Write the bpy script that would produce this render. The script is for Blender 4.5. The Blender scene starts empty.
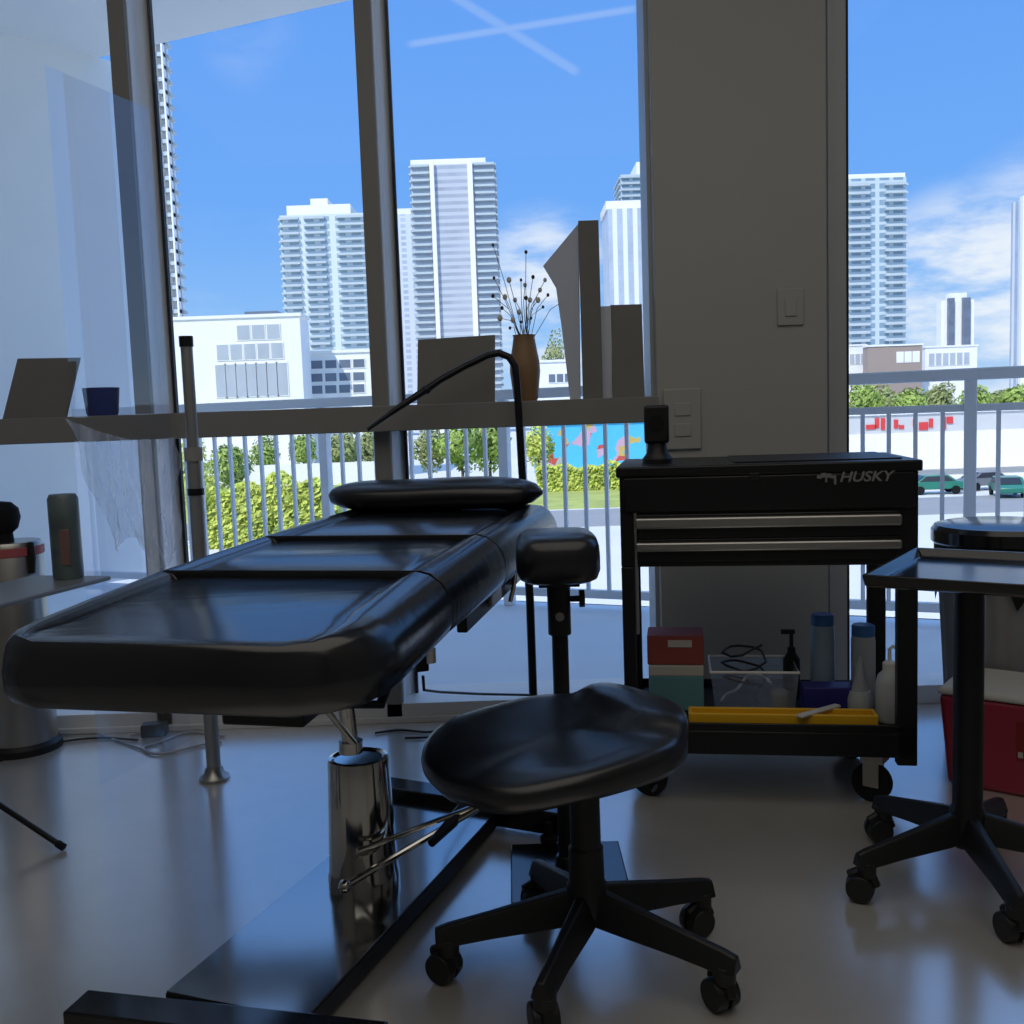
import bpy, bmesh, math, random
from mathutils import Vector, Matrix
random.seed(7)
SC = bpy.context.scene
COL = SC.collection
PI = math.pi

# ------------------------------------------------------------------ camera
H, FPX = 1.06, 1000.0
PITCH, ROLL = math.radians(5.5), math.radians(2.0)
_c, _s = math.cos(PITCH), math.sin(PITCH)
CF = Vector((0, _c, -_s)); _u = Vector((0, _s, _c)); _r = Vector((1, 0, 0))
CR = math.cos(ROLL) * _r - math.sin(ROLL) * _u
CU = math.sin(ROLL) * _r + math.cos(ROLL) * _u
CAMP = Vector((0, 0, H))
def ray(x, y): return CR * ((x - 512) / FPX) - CU * ((y - 512) / FPX) + CF
def P(x, y, Y):
    d = ray(x, y); return CAMP + d * (Y / d.y)
def PZ(x, y, z):
    d = ray(x, y); return CAMP + d * ((z - H) / d.z)
cam = bpy.data.cameras.new('camera'); co = bpy.data.objects.new('camera', cam); COL.objects.link(co)
cam.sensor_width = 36; cam.sensor_fit = 'HORIZONTAL'; cam.lens = 36 * FPX / 1024
cam.clip_end = 3000; cam.clip_start = .02
m = Matrix((CR, CU, -CF)).transposed().to_4x4(); m.translation = CAMP
co.matrix_world = m
SC.camera = co
SC.view_settings.view_transform = 'Standard'
SC.view_settings.look = 'None'
SC.view_settings.exposure = 0.0
SC.cycles.use_denoising = True
SC.cycles.max_bounces = 10
SC.cycles.transparent_max_bounces = 24
SC.cycles.sample_clamp_indirect = 4.0

# ------------------------------------------------------------------ materials
def lin(r, g, b):
    f = lambda c: (c / 255 / 12.92) if c / 255 <= .04045 else ((c / 255 + .055) / 1.055) ** 2.4
    return (f(r), f(g), f(b))
def nodes(name):
    m = bpy.data.materials.new(name); m.use_nodes = True
    nt = m.node_tree; return m, nt, nt.nodes['Principled BSDF'], nt.nodes['Material Output']
def mat(name, col, rough=.5, metal=0., spec=.5, var=.06, scale=8., bump=0., bscale=60., stretch=(1, 1, 1), coat=0., rvar=0., ior=1.5):
    m, nt, b, o = nodes(name)
    b.inputs['Roughness'].default_value = rough; b.inputs['Metallic'].default_value = metal
    b.inputs['Specular IOR Level'].default_value = spec; b.inputs['Coat Weight'].default_value = coat
    b.inputs['Coat Roughness'].default_value = .15; b.inputs['IOR'].default_value = ior
    tc = nt.nodes.new('ShaderNodeTexCoord'); mp = nt.nodes.new('ShaderNodeMapping')
    mp.inputs['Scale'].default_value = stretch
    nt.links.new(tc.outputs['Object'], mp.inputs['Vector'])
    n = nt.nodes.new('ShaderNodeTexNoise'); n.inputs['Scale'].default_value = scale; n.inputs['Detail'].default_value = 4
    nt.links.new(mp.outputs[0], n.inputs['Vector'])
    mx = nt.nodes.new('ShaderNodeMix'); mx.data_type = 'RGBA'
    mx.inputs['A'].default_value = (*[c * (1 - var) for c in col], 1)
    mx.inputs['B'].default_value = (*[min(1, c * (1 + var)) for c in col], 1)
    nt.links.new(n.outputs['Fac'], mx.inputs['Factor']); nt.links.new(mx.outputs['Result'], b.inputs['Base Color'])
    if rvar:
        mr = nt.nodes.new('ShaderNodeMapRange'); mr.inputs['To Min'].default_value = rough - rvar; mr.inputs['To Max'].default_value = rough + rvar
        nt.links.new(n.outputs['Fac'], mr.inputs['Value']); nt.links.new(mr.outputs[0], b.inputs['Roughness'])
    if bump:
        n2 = nt.nodes.new('ShaderNodeTexNoise'); n2.inputs['Scale'].default_value = bscale; n2.inputs['Detail'].default_value = 3
        nt.links.new(mp.outputs[0], n2.inputs['Vector'])
        bp = nt.nodes.new('ShaderNodeBump'); bp.inputs['Strength'].default_value = bump; bp.inputs['Distance'].default_value = .01
        nt.links.new(n2.outputs['Fac'], bp.inputs['Height']); nt.links.new(bp.outputs[0], b.inputs['Normal'])
    return m
def glassy(name, tint=(1, 1, 1), refl=1.0, rough=0.0, haze=0.0, hazecol=(.8, .85, .9), bump=0., bscale=6., base=.0, streak=None):
    m, nt, b, o = nodes(name); nt.nodes.remove(b)
    tr = nt.nodes.new('ShaderNodeBsdfTransparent'); tr.inputs[0].default_value = (*tint, 1)
    gl = nt.nodes.new('ShaderNodeBsdfGlossy'); gl.inputs['Roughness'].default_value = rough
    gl.inputs['Color'].default_value = (1, 1, 1, 1)
    ge = nt.nodes.new('ShaderNodeNewGeometry'); dt = nt.nodes.new('ShaderNodeVectorMath'); dt.operation = 'DOT_PRODUCT'
    nt.links.new(ge.outputs['Incoming'], dt.inputs[0]); nt.links.new(ge.outputs['Normal'], dt.inputs[1])
    def mm(op, a, b):
        k = nt.nodes.new('ShaderNodeMath'); k.operation = op
        for i_, v_ in enumerate((a, b)):
            if v_ is None: continue
            if isinstance(v_, float): k.inputs[i_].default_value = v_
            else: nt.links.new(v_, k.inputs[i_])
        return k
    fr = mm('ADD', mm('MULTIPLY', mm('POWER', mm('SUBTRACT', 1.0, mm('ABSOLUTE', dt.outputs['Value'], None).outputs[0]).outputs[0], 5.0).outputs[0], .96).outputs[0], .04)
    ml = nt.nodes.new('ShaderNodeMath'); ml.operation = 'MULTIPLY_ADD'; ml.inputs[1].default_value = refl; ml.inputs[2].default_value = base
    ml.use_clamp = True
    nt.links.new(fr.outputs[0], ml.inputs[0])
    mx = nt.nodes.new('ShaderNodeMixShader'); nt.links.new(ml.outputs[0], mx.inputs[0])
    nt.links.new(tr.outputs[0], mx.inputs[1]); nt.links.new(gl.outputs[0], mx.inputs[2])
    last = mx
    n = nt.nodes.new('ShaderNodeTexNoise'); n.inputs['Scale'].default_value = bscale; n.inputs['Detail'].default_value = 5
    tc = nt.nodes.new('ShaderNodeTexCoord'); mpp = nt.nodes.new('ShaderNodeMapping'); nt.links.new(tc.outputs['Object'], mpp.inputs['Vector']); nt.links.new(mpp.outputs[0], n.inputs['Vector'])
    if streak: mpp.inputs['Rotation'].default_value = (0, streak[0], 0); mpp.inputs['Scale'].default_value = streak[1]
    if haze:
        df = nt.nodes.new('ShaderNodeBsdfTranslucent'); df.inputs[0].default_value = (*hazecol, 1)
        dd = nt.nodes.new('ShaderNodeBsdfDiffuse'); dd.inputs[0].default_value = (*hazecol, 1)
        m1 = nt.nodes.new('ShaderNodeMixShader'); nt.links.new(df.outputs[0], m1.inputs[1]); nt.links.new(dd.outputs[0], m1.inputs[2])
        m2 = nt.nodes.new('ShaderNodeMixShader')
        mr = nt.nodes.new('ShaderNodeMapRange'); mr.inputs['From Min'].default_value = .35; mr.inputs['From Max'].default_value = .7
        mr.inputs['To Min'].default_value = haze * .6; mr.inputs['To Max'].default_value = haze * 1.5
        nt.links.new(n.outputs['Fac'], mr.inputs['Value']); nt.links.new(mr.outputs[0], m2.inputs[0])
        nt.links.new(mx.outputs[0], m2.inputs[1]); nt.links.new(m1.outputs[0], m2.inputs[2]); last = m2
    if bump:
        bp = nt.nodes.new('ShaderNodeBump'); bp.inputs['Strength'].default_value = bump; bp.inputs['Distance'].default_value = .05
        nt.links.new(n.outputs['Fac'], bp.inputs['Height']); nt.links.new(bp.outputs[0], gl.inputs['Normal'])
    nt.links.new(last.outputs[0], o.inputs['Surface'])
    return m
def facade(name, wall, glass, fh=3.0, bw=3.2, gw=.6, gh=.6, rough=.4, off=0.0):
    # window grid in metres: floors of fh, bays of bw, glazed share gw x gh
    m, nt, b, o = nodes(name); b.inputs['Roughness'].default_value = rough
    tc = nt.nodes.new('ShaderNodeTexCoord'); sx = nt.nodes.new('ShaderNodeSeparateXYZ'); nt.links.new(tc.outputs['Object'], sx.inputs[0])
    def mth(op, a, bb=None):
        k = nt.nodes.new('ShaderNodeMath'); k.operation = op
        for i, v in enumerate((a, bb)):
            if v is None: continue
            if isinstance(v, (int, float)): k.inputs[i].default_value = v
            else: nt.links.new(v, k.inputs[i])
        return k.outputs[0]
    h = mth('ADD', sx.outputs[0], sx.outputs[1])
    fx = mth('FRACT', mth('DIVIDE', mth('ADD', h, 1000.0 + off), bw)); fz = mth('FRACT', mth('DIVIDE', mth('ADD', sx.outputs[2], 100.0), fh))
    w = mth('MULTIPLY', mth('LESS_THAN', fx, gw), mth('LESS_THAN', fz, gh))
    n = nt.nodes.new('ShaderNodeTexNoise'); n.inputs['Scale'].default_value = .12; nt.links.new(tc.outputs['Object'], n.inputs['Vector'])
    g = nt.nodes.new('ShaderNodeMix'); g.data_type = 'RGBA'
    g.inputs['A'].default_value = (*[c * .7 for c in glass], 1); g.inputs['B'].default_value = (*[min(1, c * 1.3) for c in glass], 1)
    nt.links.new(n.outputs['Fac'], g.inputs['Factor'])
    mx = nt.nodes.new('ShaderNodeMix'); mx.data_type = 'RGBA'; mx.inputs['A'].default_value = (*wall, 1)
    nt.links.new(g.outputs['Result'], mx.inputs['B']); nt.links.new(w, mx.inputs['Factor'])
    nt.links.new(mx.outputs['Result'], b.inputs['Base Color'])
    return m

M = {}
M['vinyl'] = mat('black_vinyl', (.007, .008, .011), .30, spec=.5, var=.2, bump=.04, bscale=260, rvar=.04, ior=1.6)
M['vinyl_bed'] = mat('creased_black_vinyl', (.006, .007, .010), .20, spec=.5, var=.2, scale=5, bump=.08, bscale=5, stretch=(.35, 7, 3), rvar=.04, ior=1.7)
M['black_metal'] = mat('black_powder_coat', (.006, .0065, .008), .38, spec=.4, var=.15, bump=.05, bscale=300)
M['base_black'] = mat('satin_black_steel', (.006, .007, .009), .13, spec=.6, var=.2, rvar=.03, ior=3.4, coat=.8)
M['black_plastic'] = mat('black_plastic', (.008, .0085, .010), .45, spec=.4, var=.15)
M['rubber'] = mat('black_rubber', (.01, .01, .011), .7, spec=.2)
M['tray_black'] = mat('black_enamel', (.006, .0065, .008), .14, spec=.5, var=.15, ior=1.6)
M['chrome'] = mat('chrome', (.62, .61, .58), .10, metal=1., var=.03)
M['steel'] = mat('brushed_steel', (.42, .41, .39), .35, metal=1., var=.08, scale=40, stretch=(1, 40, 40))
M['alu'] = mat('grey_aluminium', (.34, .35, .36), .4, metal=.6, var=.05)
M['mullion'] = mat('dark_bronze_frame', (.24, .24, .23), .5, var=.05)
M['mullion_lit'] = mat('grey_frame_lit', (.40, .42, .44), .45, var=.05)  # paler copy of the mullion colour, with outdoor light put into it
M['gasket'] = mat('gasket_black', (.01, .01, .015), .6)
M['paint'] = mat('grey_white_paint', (.40, .405, .385), .7, var=.03, scale=3, bump=.04, bscale=150)
M['roompaint'] = mat('room_paint', (.26, .25, .235), .8, var=.03, scale=2)
M['ceil'] = mat('ceiling_paint', (.38, .37, .35), .85, var=.03)
M['white_ext'] = mat('white_stucco', (.90, .89, .86), .8, var=.03, scale=3, bump=.05, bscale=90)
M['soffit'] = mat('soffit_white', (.86, .86, .84), .8, var=.03, scale=2)
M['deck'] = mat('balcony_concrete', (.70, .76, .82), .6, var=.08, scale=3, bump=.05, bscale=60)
M['rail'] = mat('white_rail_paint', (.76, .79, .83), .5, var=.04)
M['white'] = mat('white_plastic', (.80, .80, .79), .4, var=.04)
M['side_daylit'] = mat('daylit_frame', (.86, .87, .88), .3, var=.03, ior=1.8)  # outdoor light on the mullion sides, put into a near-white colour
M['paper'] = mat('paper_white', (.55, .54, .50), .7, var=.05)
M['greyplate'] = mat('grey_plate', (.30, .30, .29), .5, var=.05)
M['board_dark'] = mat('dark_board', (.20, .195, .185), .75, var=.12, scale=12)
M['card'] = mat('pale_card', (.62, .66, .74), .7, var=.04)
M['vase'] = mat('brown_ceramic', (.28, .17, .085), .5, var=.25, scale=14, bump=.2, bscale=50)
M['stem'] = mat('dry_stem', (.12, .09, .06), .8, var=.2)
M['budd'] = mat('dry_bud', (.07, .055, .045), .8, var=.4)
M['budl'] = mat('cotton_bud', (.75, .72, .68), .9, var=.1)
M['blue'] = mat('deep_blue', (.012, .03, .22), .5, var=.25)
M['red'] = mat('red_plastic', (.34, .02, .05), .4, var=.08, spec=.5)
M['darkred'] = mat('dark_red_label', (.25, .012, .012), .5)
M['redtrim'] = mat('red_trim', (.45, .10, .11), .5)
M['boxred'] = mat('box_red', (.30, .06, .05), .6, var=.1)
M['teal'] = mat('box_teal', (.12, .30, .35), .6, var=.15)
M['navy'] = mat('box_navy', (.02, .02, .20), .5, var=.15)
M['yellow'] = mat('yellow_tray', (.75, .42, .01), .5, var=.06)
M['capblue'] = mat('blue_cap', (.03, .14, .40), .45)
M['bottleblue'] = mat('pale_blue_bottle', (.26, .36, .46), .35, var=.08)
M['bottlegrey'] = mat('grey_bottle', (.36, .40, .42), .4, var=.1)
M['bottlewhite'] = mat('milky_bottle', (.50, .54, .57), .4, var=.06)
M['greybin'] = mat('grey_bin', (.24, .24, .25), .6, var=.1)
M['tabletop'] = mat('grey_laminate', (.17, .18, .185), .35, var=.05)
M['jar'] = mat('beige_jar', (.5, .42, .33), .5)
M['cable_w'] = mat('white_cable', (.45, .44, .42), .5)
M['logo'] = mat('logo_grey', (.20, .20, .21), .5)
M['thermos'] = mat('printed_can', (.11, .15, .16), .35, var=.9, scale=9)
M['redpatch'] = mat('red_patch', (.20, .11, .10), .6)
M['glass'] = glassy('window_glass', (.97, .985, .99), .28)
M['screen'] = glassy('acrylic_tint', (.90, .92, .99), 1.5, base=.04)
M['film'] = glassy('clear_film', (.95, .96, .97), .5, rough=.28, haze=.26, bscale=1.0, streak=(-.45, (26, 8, 2.2)), hazecol=(.95, .97, 1))
M['clearbin'] = glassy('clear_plastic', (.80, .85, .90), 1.2, rough=.1, haze=.25, hazecol=(.6, .65, .7))
# the floor: polished concrete
def floor_mat():
    m, nt, b, o = nodes('polished_concrete')
    tc = nt.nodes.new('ShaderNodeTexCoord')
    n = nt.nodes.new('ShaderNodeTexNoise'); n.inputs['Scale'].default_value = 1.3; n.inputs['Detail'].default_value = 8; n.inputs['Roughness'].default_value = .65
    nt.links.new(tc.outputs['Object'], n.inputs['Vector'])
    cr = nt.nodes.new('ShaderNodeValToRGB'); cr.color_ramp.elements[0].position = .3; cr.color_ramp.elements[1].position = .75
    cr.color_ramp.elements[0].color = (.42, .405, .38, 1); cr.color_ramp.elements[1].color = (.54, .52, .49, 1)
    nt.links.new(n.outputs['Fac'], cr.inputs[0]); nt.links.new(cr.outputs[0], b.inputs['Base Color'])
    mr = nt.nodes.new('ShaderNodeMapRange'); mr.inputs['To Min'].default_value = .20; mr.inputs['To Max'].default_value = .30
    nt.links.new(n.outputs['Fac'], mr.inputs['Value']); nt.links.new(mr.outputs[0], b.inputs['Roughness'])
    b.inputs['Specular IOR Level'].default_value = .5; b.inputs['IOR'].default_value = 2.3
    b.inputs['Coat Weight'].default_value = 1.0; b.inputs['Coat Roughness'].default_value = .2; b.inputs['Coat IOR'].default_value = 2.7
    n2 = nt.nodes.new('ShaderNodeTexNoise'); n2.inputs['Scale'].default_value = 30; nt.links.new(tc.outputs['Object'], n2.inputs['Vector'])
    bp = nt.nodes.new('ShaderNodeBump'); bp.inputs['Strength'].default_value = .03; bp.inputs['Distance'].default_value = .01
    nt.links.new(n2.outputs['Fac'], bp.inputs['Height']); nt.links.new(bp.outputs[0], b.inputs['Normal'])
    return m
M['floor'] = floor_mat()
M['leaf'] = mat('leaf_green', (.32, .43, .09), .7, var=.5, scale=.8)
M['leaf2'] = mat('leaf_lime', (.58, .64, .13), .7, var=.4, scale=.8)
M['leaf3'] = mat('leaf_olive', (.32, .36, .14), .8, var=.4, scale=.5)
M['bark'] = mat('bark', (.16, .11, .07), .9)
M['asphalt'] = mat('pale_paving', (.74, .72, .68), .9, var=.10, scale=.15)
M['asphalt2'] = mat('grey_asphalt', (.33, .33, .33), .9, var=.12, scale=.3)
M['turf'] = mat('turf', (.44, .48, .12), .9, var=.4, scale=.4)
M['carwhite'] = mat('car_white', (.75, .75, .76), .3); M['cargrey'] = mat('car_grey', (.16, .17, .19), .3); M['cargreen'] = mat('car_green', (.03, .20, .14), .3)
M['carglass'] = mat('car_glass', (.03, .035, .045), .1)
M['signred'] = mat('sign_red', (.65, .05, .05), .5)
M['bwhite'] = mat('building_white', (.82, .82, .80), .7, var=.04, scale=.2)
M['bcream'] = mat('building_grey', (.55, .56, .56), .7, var=.05, scale=.2)
M['bbrown'] = mat('building_brown', (.34, .27, .23), .8, var=.06, scale=.2)
M['slab'] = mat('slab_white', (.46, .53, .55), .6, var=.04, scale=.1)
M['bwin'] = mat('building_window', (.14, .17, .22), .2, var=.3, scale=.3)
M['bwin2'] = mat('pale_window', (.42, .46, .50), .3, var=.2, scale=.3)

# ------------------------------------------------------------------ mesh builder
class MB:
    def __init__(s): s.bm = bmesh.new()
    def _xf(s, vs, M4):
        if M4 is not None: bmesh.ops.transform(s.bm, matrix=M4, verts=vs)
    def box(s, c, d, rz=0, M4=None):
        r = bmesh.ops.create_cube(s.bm, size=1)['verts']
        bmesh.ops.transform(s.bm, matrix=Matrix.Translation(c) @ Matrix.Rotation(rz, 4, 'Z') @ Matrix.Diagonal((*d, 1)), verts=r)
        s._xf(r, M4); return s
    def bb(s, x0, x1, y0, y1, z0, z1, M4=None):
        return s.box(((x0 + x1) / 2, (y0 + y1) / 2, (z0 + z1) / 2), (x1 - x0, y1 - y0, z1 - z0), 0, M4)
    def cyl(s, a, b, r0, r1=None, n=20, caps=True, M4=None):
        a, b = Vector(a), Vector(b); r1 = r0 if r1 is None else r1
        d = b - a; q = Vector((0, 0, 1)).rotation_difference(d.normalized()).to_matrix().to_4x4()
        r = bmesh.ops.create_cone(s.bm, cap_ends=caps, segments=n, radius1=r0, radius2=r1, depth=d.length)['verts']
        bmesh.ops.transform(s.bm, matrix=Matrix.Translation((a + b) / 2) @ q, verts=r); s._xf(r, M4); return s
    def sph(s, c, r, sc=(1, 1, 1), n=14, M4=None):
        v = bmesh.ops.create_uvsphere(s.bm, u_segments=n, v_segments=max(6, n // 2 + 1), radius=r)['verts']
        bmesh.ops.transform(s.bm, matrix=Matrix.Translation(c) @ Matrix.Diagonal((*sc, 1)), verts=v); s._xf(v, M4); return s
    def tube(s, pts, r, n=10, M4=None):
        pts = [Vector(p) for p in pts]; rs = r if isinstance(r, (list, tuple)) else [r] * len(pts)
        rings = []; prev = None
        for i, p in enumerate(pts):
            t = (pts[min(i + 1, len(pts) - 1)] - pts[max(i - 1, 0)]).normalized()
            if prev is None:
                a = Vector((0, 0, 1)) if abs(t.z) < .9 else Vector((1, 0, 0)); u = t.cross(a).normalized()
            else: u = (prev - t * prev.dot(t)).normalized()
            prev = u; w = t.cross(u)
            rings.append([s.bm.verts.new(p + (u * math.cos(k * 2 * PI / n) + w * math.sin(k * 2 * PI / n)) * rs[i]) for k in range(n)])
        for a, b in zip(rings, rings[1:]):
            for k in range(n): s.bm.faces.new((a[k], a[(k + 1) % n], b[(k + 1) % n], b[k]))
        s.bm.faces.new(rings[0][::-1]); s.bm.faces.new(rings[-1])
        s._xf([v for g in rings for v in g], M4); return s
    def lathe(s, prof, c=(0, 0, 0), n=32, M4=None, rib=0, ribn=0):
        c = Vector(c); rings = []
        for (r, z) in prof:
            if r <= 1e-6: rings.append([s.bm.verts.new(c + Vector((0, 0, z)))]); continue
            ring = []
            for k in range(n):
                rr = r * (1 + (rib * math.cos(k * 2 * PI / n * ribn) if ribn else 0))
                ring.append(s.bm.verts.new(c + Vector((rr * math.cos(k * 2 * PI / n), rr * math.sin(k * 2 * PI / n), z))))
            rings.append(ring)
        for a, b in zip(rings, rings[1:]):
            for k in range(n):
                k2 = (k + 1) % n
                if len(a) == 1 and len(b) > 1: s.bm.faces.new((a[0], b[k2], b[k]))
                elif len(b) == 1 and len(a) > 1: s.bm.faces.new((a[k], a[k2], b[0]))
                elif len(a) > 1: s.bm.faces.new((a[k], a[k2], b[k2], b[k]))
        if len(rings[0]) > 1: s.bm.faces.new(rings[0][::-1])
        if len(rings[-1]) > 1: s.bm.faces.new(rings[-1])
        s._xf([v for g in rings for v in g], M4); return s
    def prism(s, poly, z0, z1, M4=None):
        lo = [s.bm.verts.new((x, y, z0)) for x, y in poly]; hi = [s.bm.verts.new((x, y, z1)) for x, y in poly]
        n = len(poly); s.bm.faces.new(lo[::-1]); s.bm.faces.new(hi)
        for k in range(n): s.bm.faces.new((lo[k], lo[(k + 1) % n], hi[(k + 1) % n], hi[k]))
        s._xf(lo + hi, M4); return s
    def face(s, pts):
        s.bm.faces.new([s.bm.verts.new(p) for p in pts]); return s
    def build(s, name, material, parent=None, bevel=0, smooth=True, seg=2, local=False, ang=35):
        bmesh.ops.recalc_face_normals(s.bm, faces=s.bm.faces[:])
        me = bpy.data.meshes.new(name)
        org = None
        if parent is not None:
            if not local: bmesh.ops.transform(s.bm, matrix=world(parent).inverted(), verts=s.bm.verts[:])
        else:   # origin at the base centre
            xs = [v.co.x for v in s.bm.verts]; ys = [v.co.y for v in s.bm.verts]; zs = [v.co.z for v in s.bm.verts]
            org = Vector(((min(xs) + max(xs)) / 2, (min(ys) + max(ys)) / 2, min(zs)))
            bmesh.ops.translate(s.bm, vec=-org, verts=s.bm.verts[:])
        s.bm.to_mesh(me); s.bm.free()
        me.materials.append(material)
        if smooth:
            me.polygons.foreach_set('use_smooth', [True] * len(me.polygons)); me.set_sharp_from_angle(angle=math.radians(ang))
        o = bpy.data.objects.new(name, me); COL.objects.link(o)
        if org is not None: o.location = org
        if parent is not None: o.parent = parent
        if bevel:
            bv = o.modifiers.new('edge', 'BEVEL'); bv.width = bevel; bv.segments = seg; bv.limit_method = 'ANGLE'; bv.angle_limit = math.radians(40)
            bv.harden_normals = False
        return o
def world(o):
    mm = Matrix.LocRotScale(o.location, o.rotation_euler, o.scale)
    return world(o.parent) @ mm if o.parent else mm
def tag(o, label=None, cat=None, group=None, kind=None):
    if label: o['label'] = label
    if cat: o['category'] = cat
    if group: o['group'] = group
    if kind: o['kind'] = kind
    return o
def thing(name, label, cat, loc=(0, 0, 0), rz=0, group=None):
    o = bpy.data.objects.new(name, None); COL.objects.link(o); o.empty_display_size = .05
    o.location = loc; o.rotation_euler = (0, 0, rz); return tag(o, label, cat, group)
def struct(name, mb, material, label, cat, parent=None, **k):
    o = mb.build(name, material, parent, **k)
    return tag(o, label, cat, kind='structure') if parent is None else o
def dup(o, parent=None):
    c = o.copy(); COL.objects.link(c); c.parent = parent
    for ch in list(o.children): dup(ch, c)
    return c

# ------------------------------------------------------------------ world: blue sky, clouds, vapour trails
w = bpy.data.worlds.new('sky'); SC.world = w; w.use_nodes = True
nt = w.node_tree; bg = nt.nodes['Background']; L = nt.links.new
tc = nt.nodes.new('ShaderNodeTexCoord'); sep = nt.nodes.new('ShaderNodeSeparateXYZ'); L(tc.outputs['Generated'], sep.inputs[0])
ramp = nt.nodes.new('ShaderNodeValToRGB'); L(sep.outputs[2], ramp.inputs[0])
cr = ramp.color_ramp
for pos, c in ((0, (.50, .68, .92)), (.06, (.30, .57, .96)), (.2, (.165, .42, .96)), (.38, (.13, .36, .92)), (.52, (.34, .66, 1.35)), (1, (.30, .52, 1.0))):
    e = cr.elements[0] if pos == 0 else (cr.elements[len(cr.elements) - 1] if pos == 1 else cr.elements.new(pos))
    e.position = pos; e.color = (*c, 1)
def wm(op, a, b=None, c=None):
    k = nt.nodes.new('ShaderNodeMath'); k.operation = op
    for i, v in enumerate((a, b, c)):
        if v is None: continue
        if isinstance(v, (int, float)): k.inputs[i].default_value = v
        else: L(v, k.inputs[i])
    return k.outputs[0]
def wdot(v):
    k = nt.nodes.new('ShaderNodeVectorMath'); k.operation = 'DOT_PRODUCT'; L(tc.outputs['Generated'], k.inputs[0]); k.inputs[1].default_value = v
    return k.outputs['Value']
def mrange(v, a, b, c=0., d=1.):
    k = nt.nodes.new('ShaderNodeMapRange'); k.interpolation_type = 'SMOOTHSTEP'; L(v, k.inputs['Value'])
    for n_, q in zip(('From Min', 'From Max', 'To Min', 'To Max'), (a, b, c, d)): k.inputs[n_].default_value = q
    return k.outputs[0]
mp = nt.nodes.new('ShaderNodeMapping'); mp.inputs['Scale'].default_value = (1, 1, 3.2); L(tc.outputs['Generated'], mp.inputs[0])
nz = nt.nodes.new('ShaderNodeTexNoise'); nz.inputs['Scale'].default_value = 7; nz.inputs['Detail'].default_value = 7; nz.inputs['Roughness'].default_value = .6
L(mp.outputs[0], nz.inputs['Vector'])
cloud = None
for (x, y, size, amp) in ((545, 300, .10, 1.0), (610, 330, .10, .8), (960, 285, .10, 1.0), (1060, 290, .14, 1.0), (200, 330, .05, .2), (250, 40, .05, .10), (885, 330, .08, .6)):
    d = ray(x, y).normalized(); g = mrange(wdot(d), math.cos(size), math.cos(size * .25), 0, amp)
    cloud = g if cloud is None else wm('MAXIMUM', cloud, g)
cm = wm('MULTIPLY', mrange(nz.outputs['Fac'], .36, .62), cloud)
low = wm('MULTIPLY', mrange(nz.outputs['Fac'], .50, .70, 0, .45), mrange(sep.outputs[2], .22, .05))
cm = wm('MAXIMUM', cm, low)
for (a, b, wd, amp) in (((405, 45), (640, 8), .0045, .17), ((440, -12), (580, 74), .006, .14)):
    d1, d2 = ray(*a).normalized(), ray(*b).normalized(); nn = d1.cross(d2).normalized(); mid = (d1 + d2).normalized()
    half = math.acos(max(-1, min(1, d1.dot(d2)))) / 2
    k = wm('MULTIPLY', mrange(wm('ABSOLUTE', wdot(nn)), wd, wd * .2), mrange(wdot(mid), math.cos(half * 1.02), math.cos(half * .9), 0, amp))
    cm = wm('MAXIMUM', cm, k)
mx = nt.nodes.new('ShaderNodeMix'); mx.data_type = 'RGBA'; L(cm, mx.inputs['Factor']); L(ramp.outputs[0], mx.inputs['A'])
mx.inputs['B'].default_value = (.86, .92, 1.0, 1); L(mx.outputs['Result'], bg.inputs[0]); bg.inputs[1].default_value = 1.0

sun = bpy.data.lights.new('sun', 'SUN'); so = bpy.data.objects.new('sun', sun); COL.objects.link(so)
sun.energy = 3.5; sun.angle = .01; sun.color = (1, .95, .87)
so.rotation_euler = Vector((.38, .62, -.72)).to_track_quat('-Z', 'Y').to_euler()

# ------------------------------------------------------------------ the room
YW = 3.44            # inner face of the window wall
XL, XR, YB, ZC = -2.7, 2.6, -2.6, 3.3
struct('floor', MB().bb(XL - .1, XR + .1, YB - .1, 3.60, -.12, 0), M['floor'], 'polished grey concrete floor with blue window reflections', 'floor', smooth=False)
struct('ceiling', MB().bb(XL - .1, XR + .1, YB - .1, 3.60, ZC, ZC + .12), M['ceil'], 'plain ceiling over the studio', 'ceiling', smooth=False)
struct('wall_left', MB().bb(XL - .12, XL, YB - .1, 3.60, 0, ZC), M['roompaint'], 'left side wall of the studio', 'wall', smooth=False)
struct('wall_right', MB().bb(XR, XR + .12, YB - .1, 3.60, 0, ZC), M['roompaint'], 'right side wall of the studio', 'wall', smooth=False)
struct('wall_back', MB().bb(XL - .1, XR + .1, YB - .12, YB, 0, ZC), M['roompaint'], 'back wall behind the photographer', 'wall', smooth=False)
# the painted column between the windows
cx0, cx1, cy = P(655, 300, 3.40).x, P(827, 300, 3.40).x, 3.40
struct('wall_column', MB().bb(cx0, cx1, cy, 3.62, 0, ZC), M['paint'], 'broad grey painted column between third and right windows', 'wall', bevel=.004)
struct('trim_1', MB().bb(cx1, cx1 + .075, cy + .03, 3.60, 0, ZC).bb(cx1 + .012, cx1 + .028, cy + .022, cy + .03, 0, ZC), M['mullion_lit'], 'grey metal window jamb on right side of the column', 'window frame', smooth=False)
struct('trim_2', MB().bb(cx1 + .075, cx1 + .09, cy + .05, 3.59, 0, ZC), M['gasket'], 'thin black gasket beside right window glass', 'window frame', smooth=False)
struct('trim_3', MB().bb(cx0 - .014, cx0, cy + .04, 3.60, 0, ZC), M['mullion_lit'], 'narrow grey jamb on left side of the column', 'window frame', smooth=False)
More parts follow.
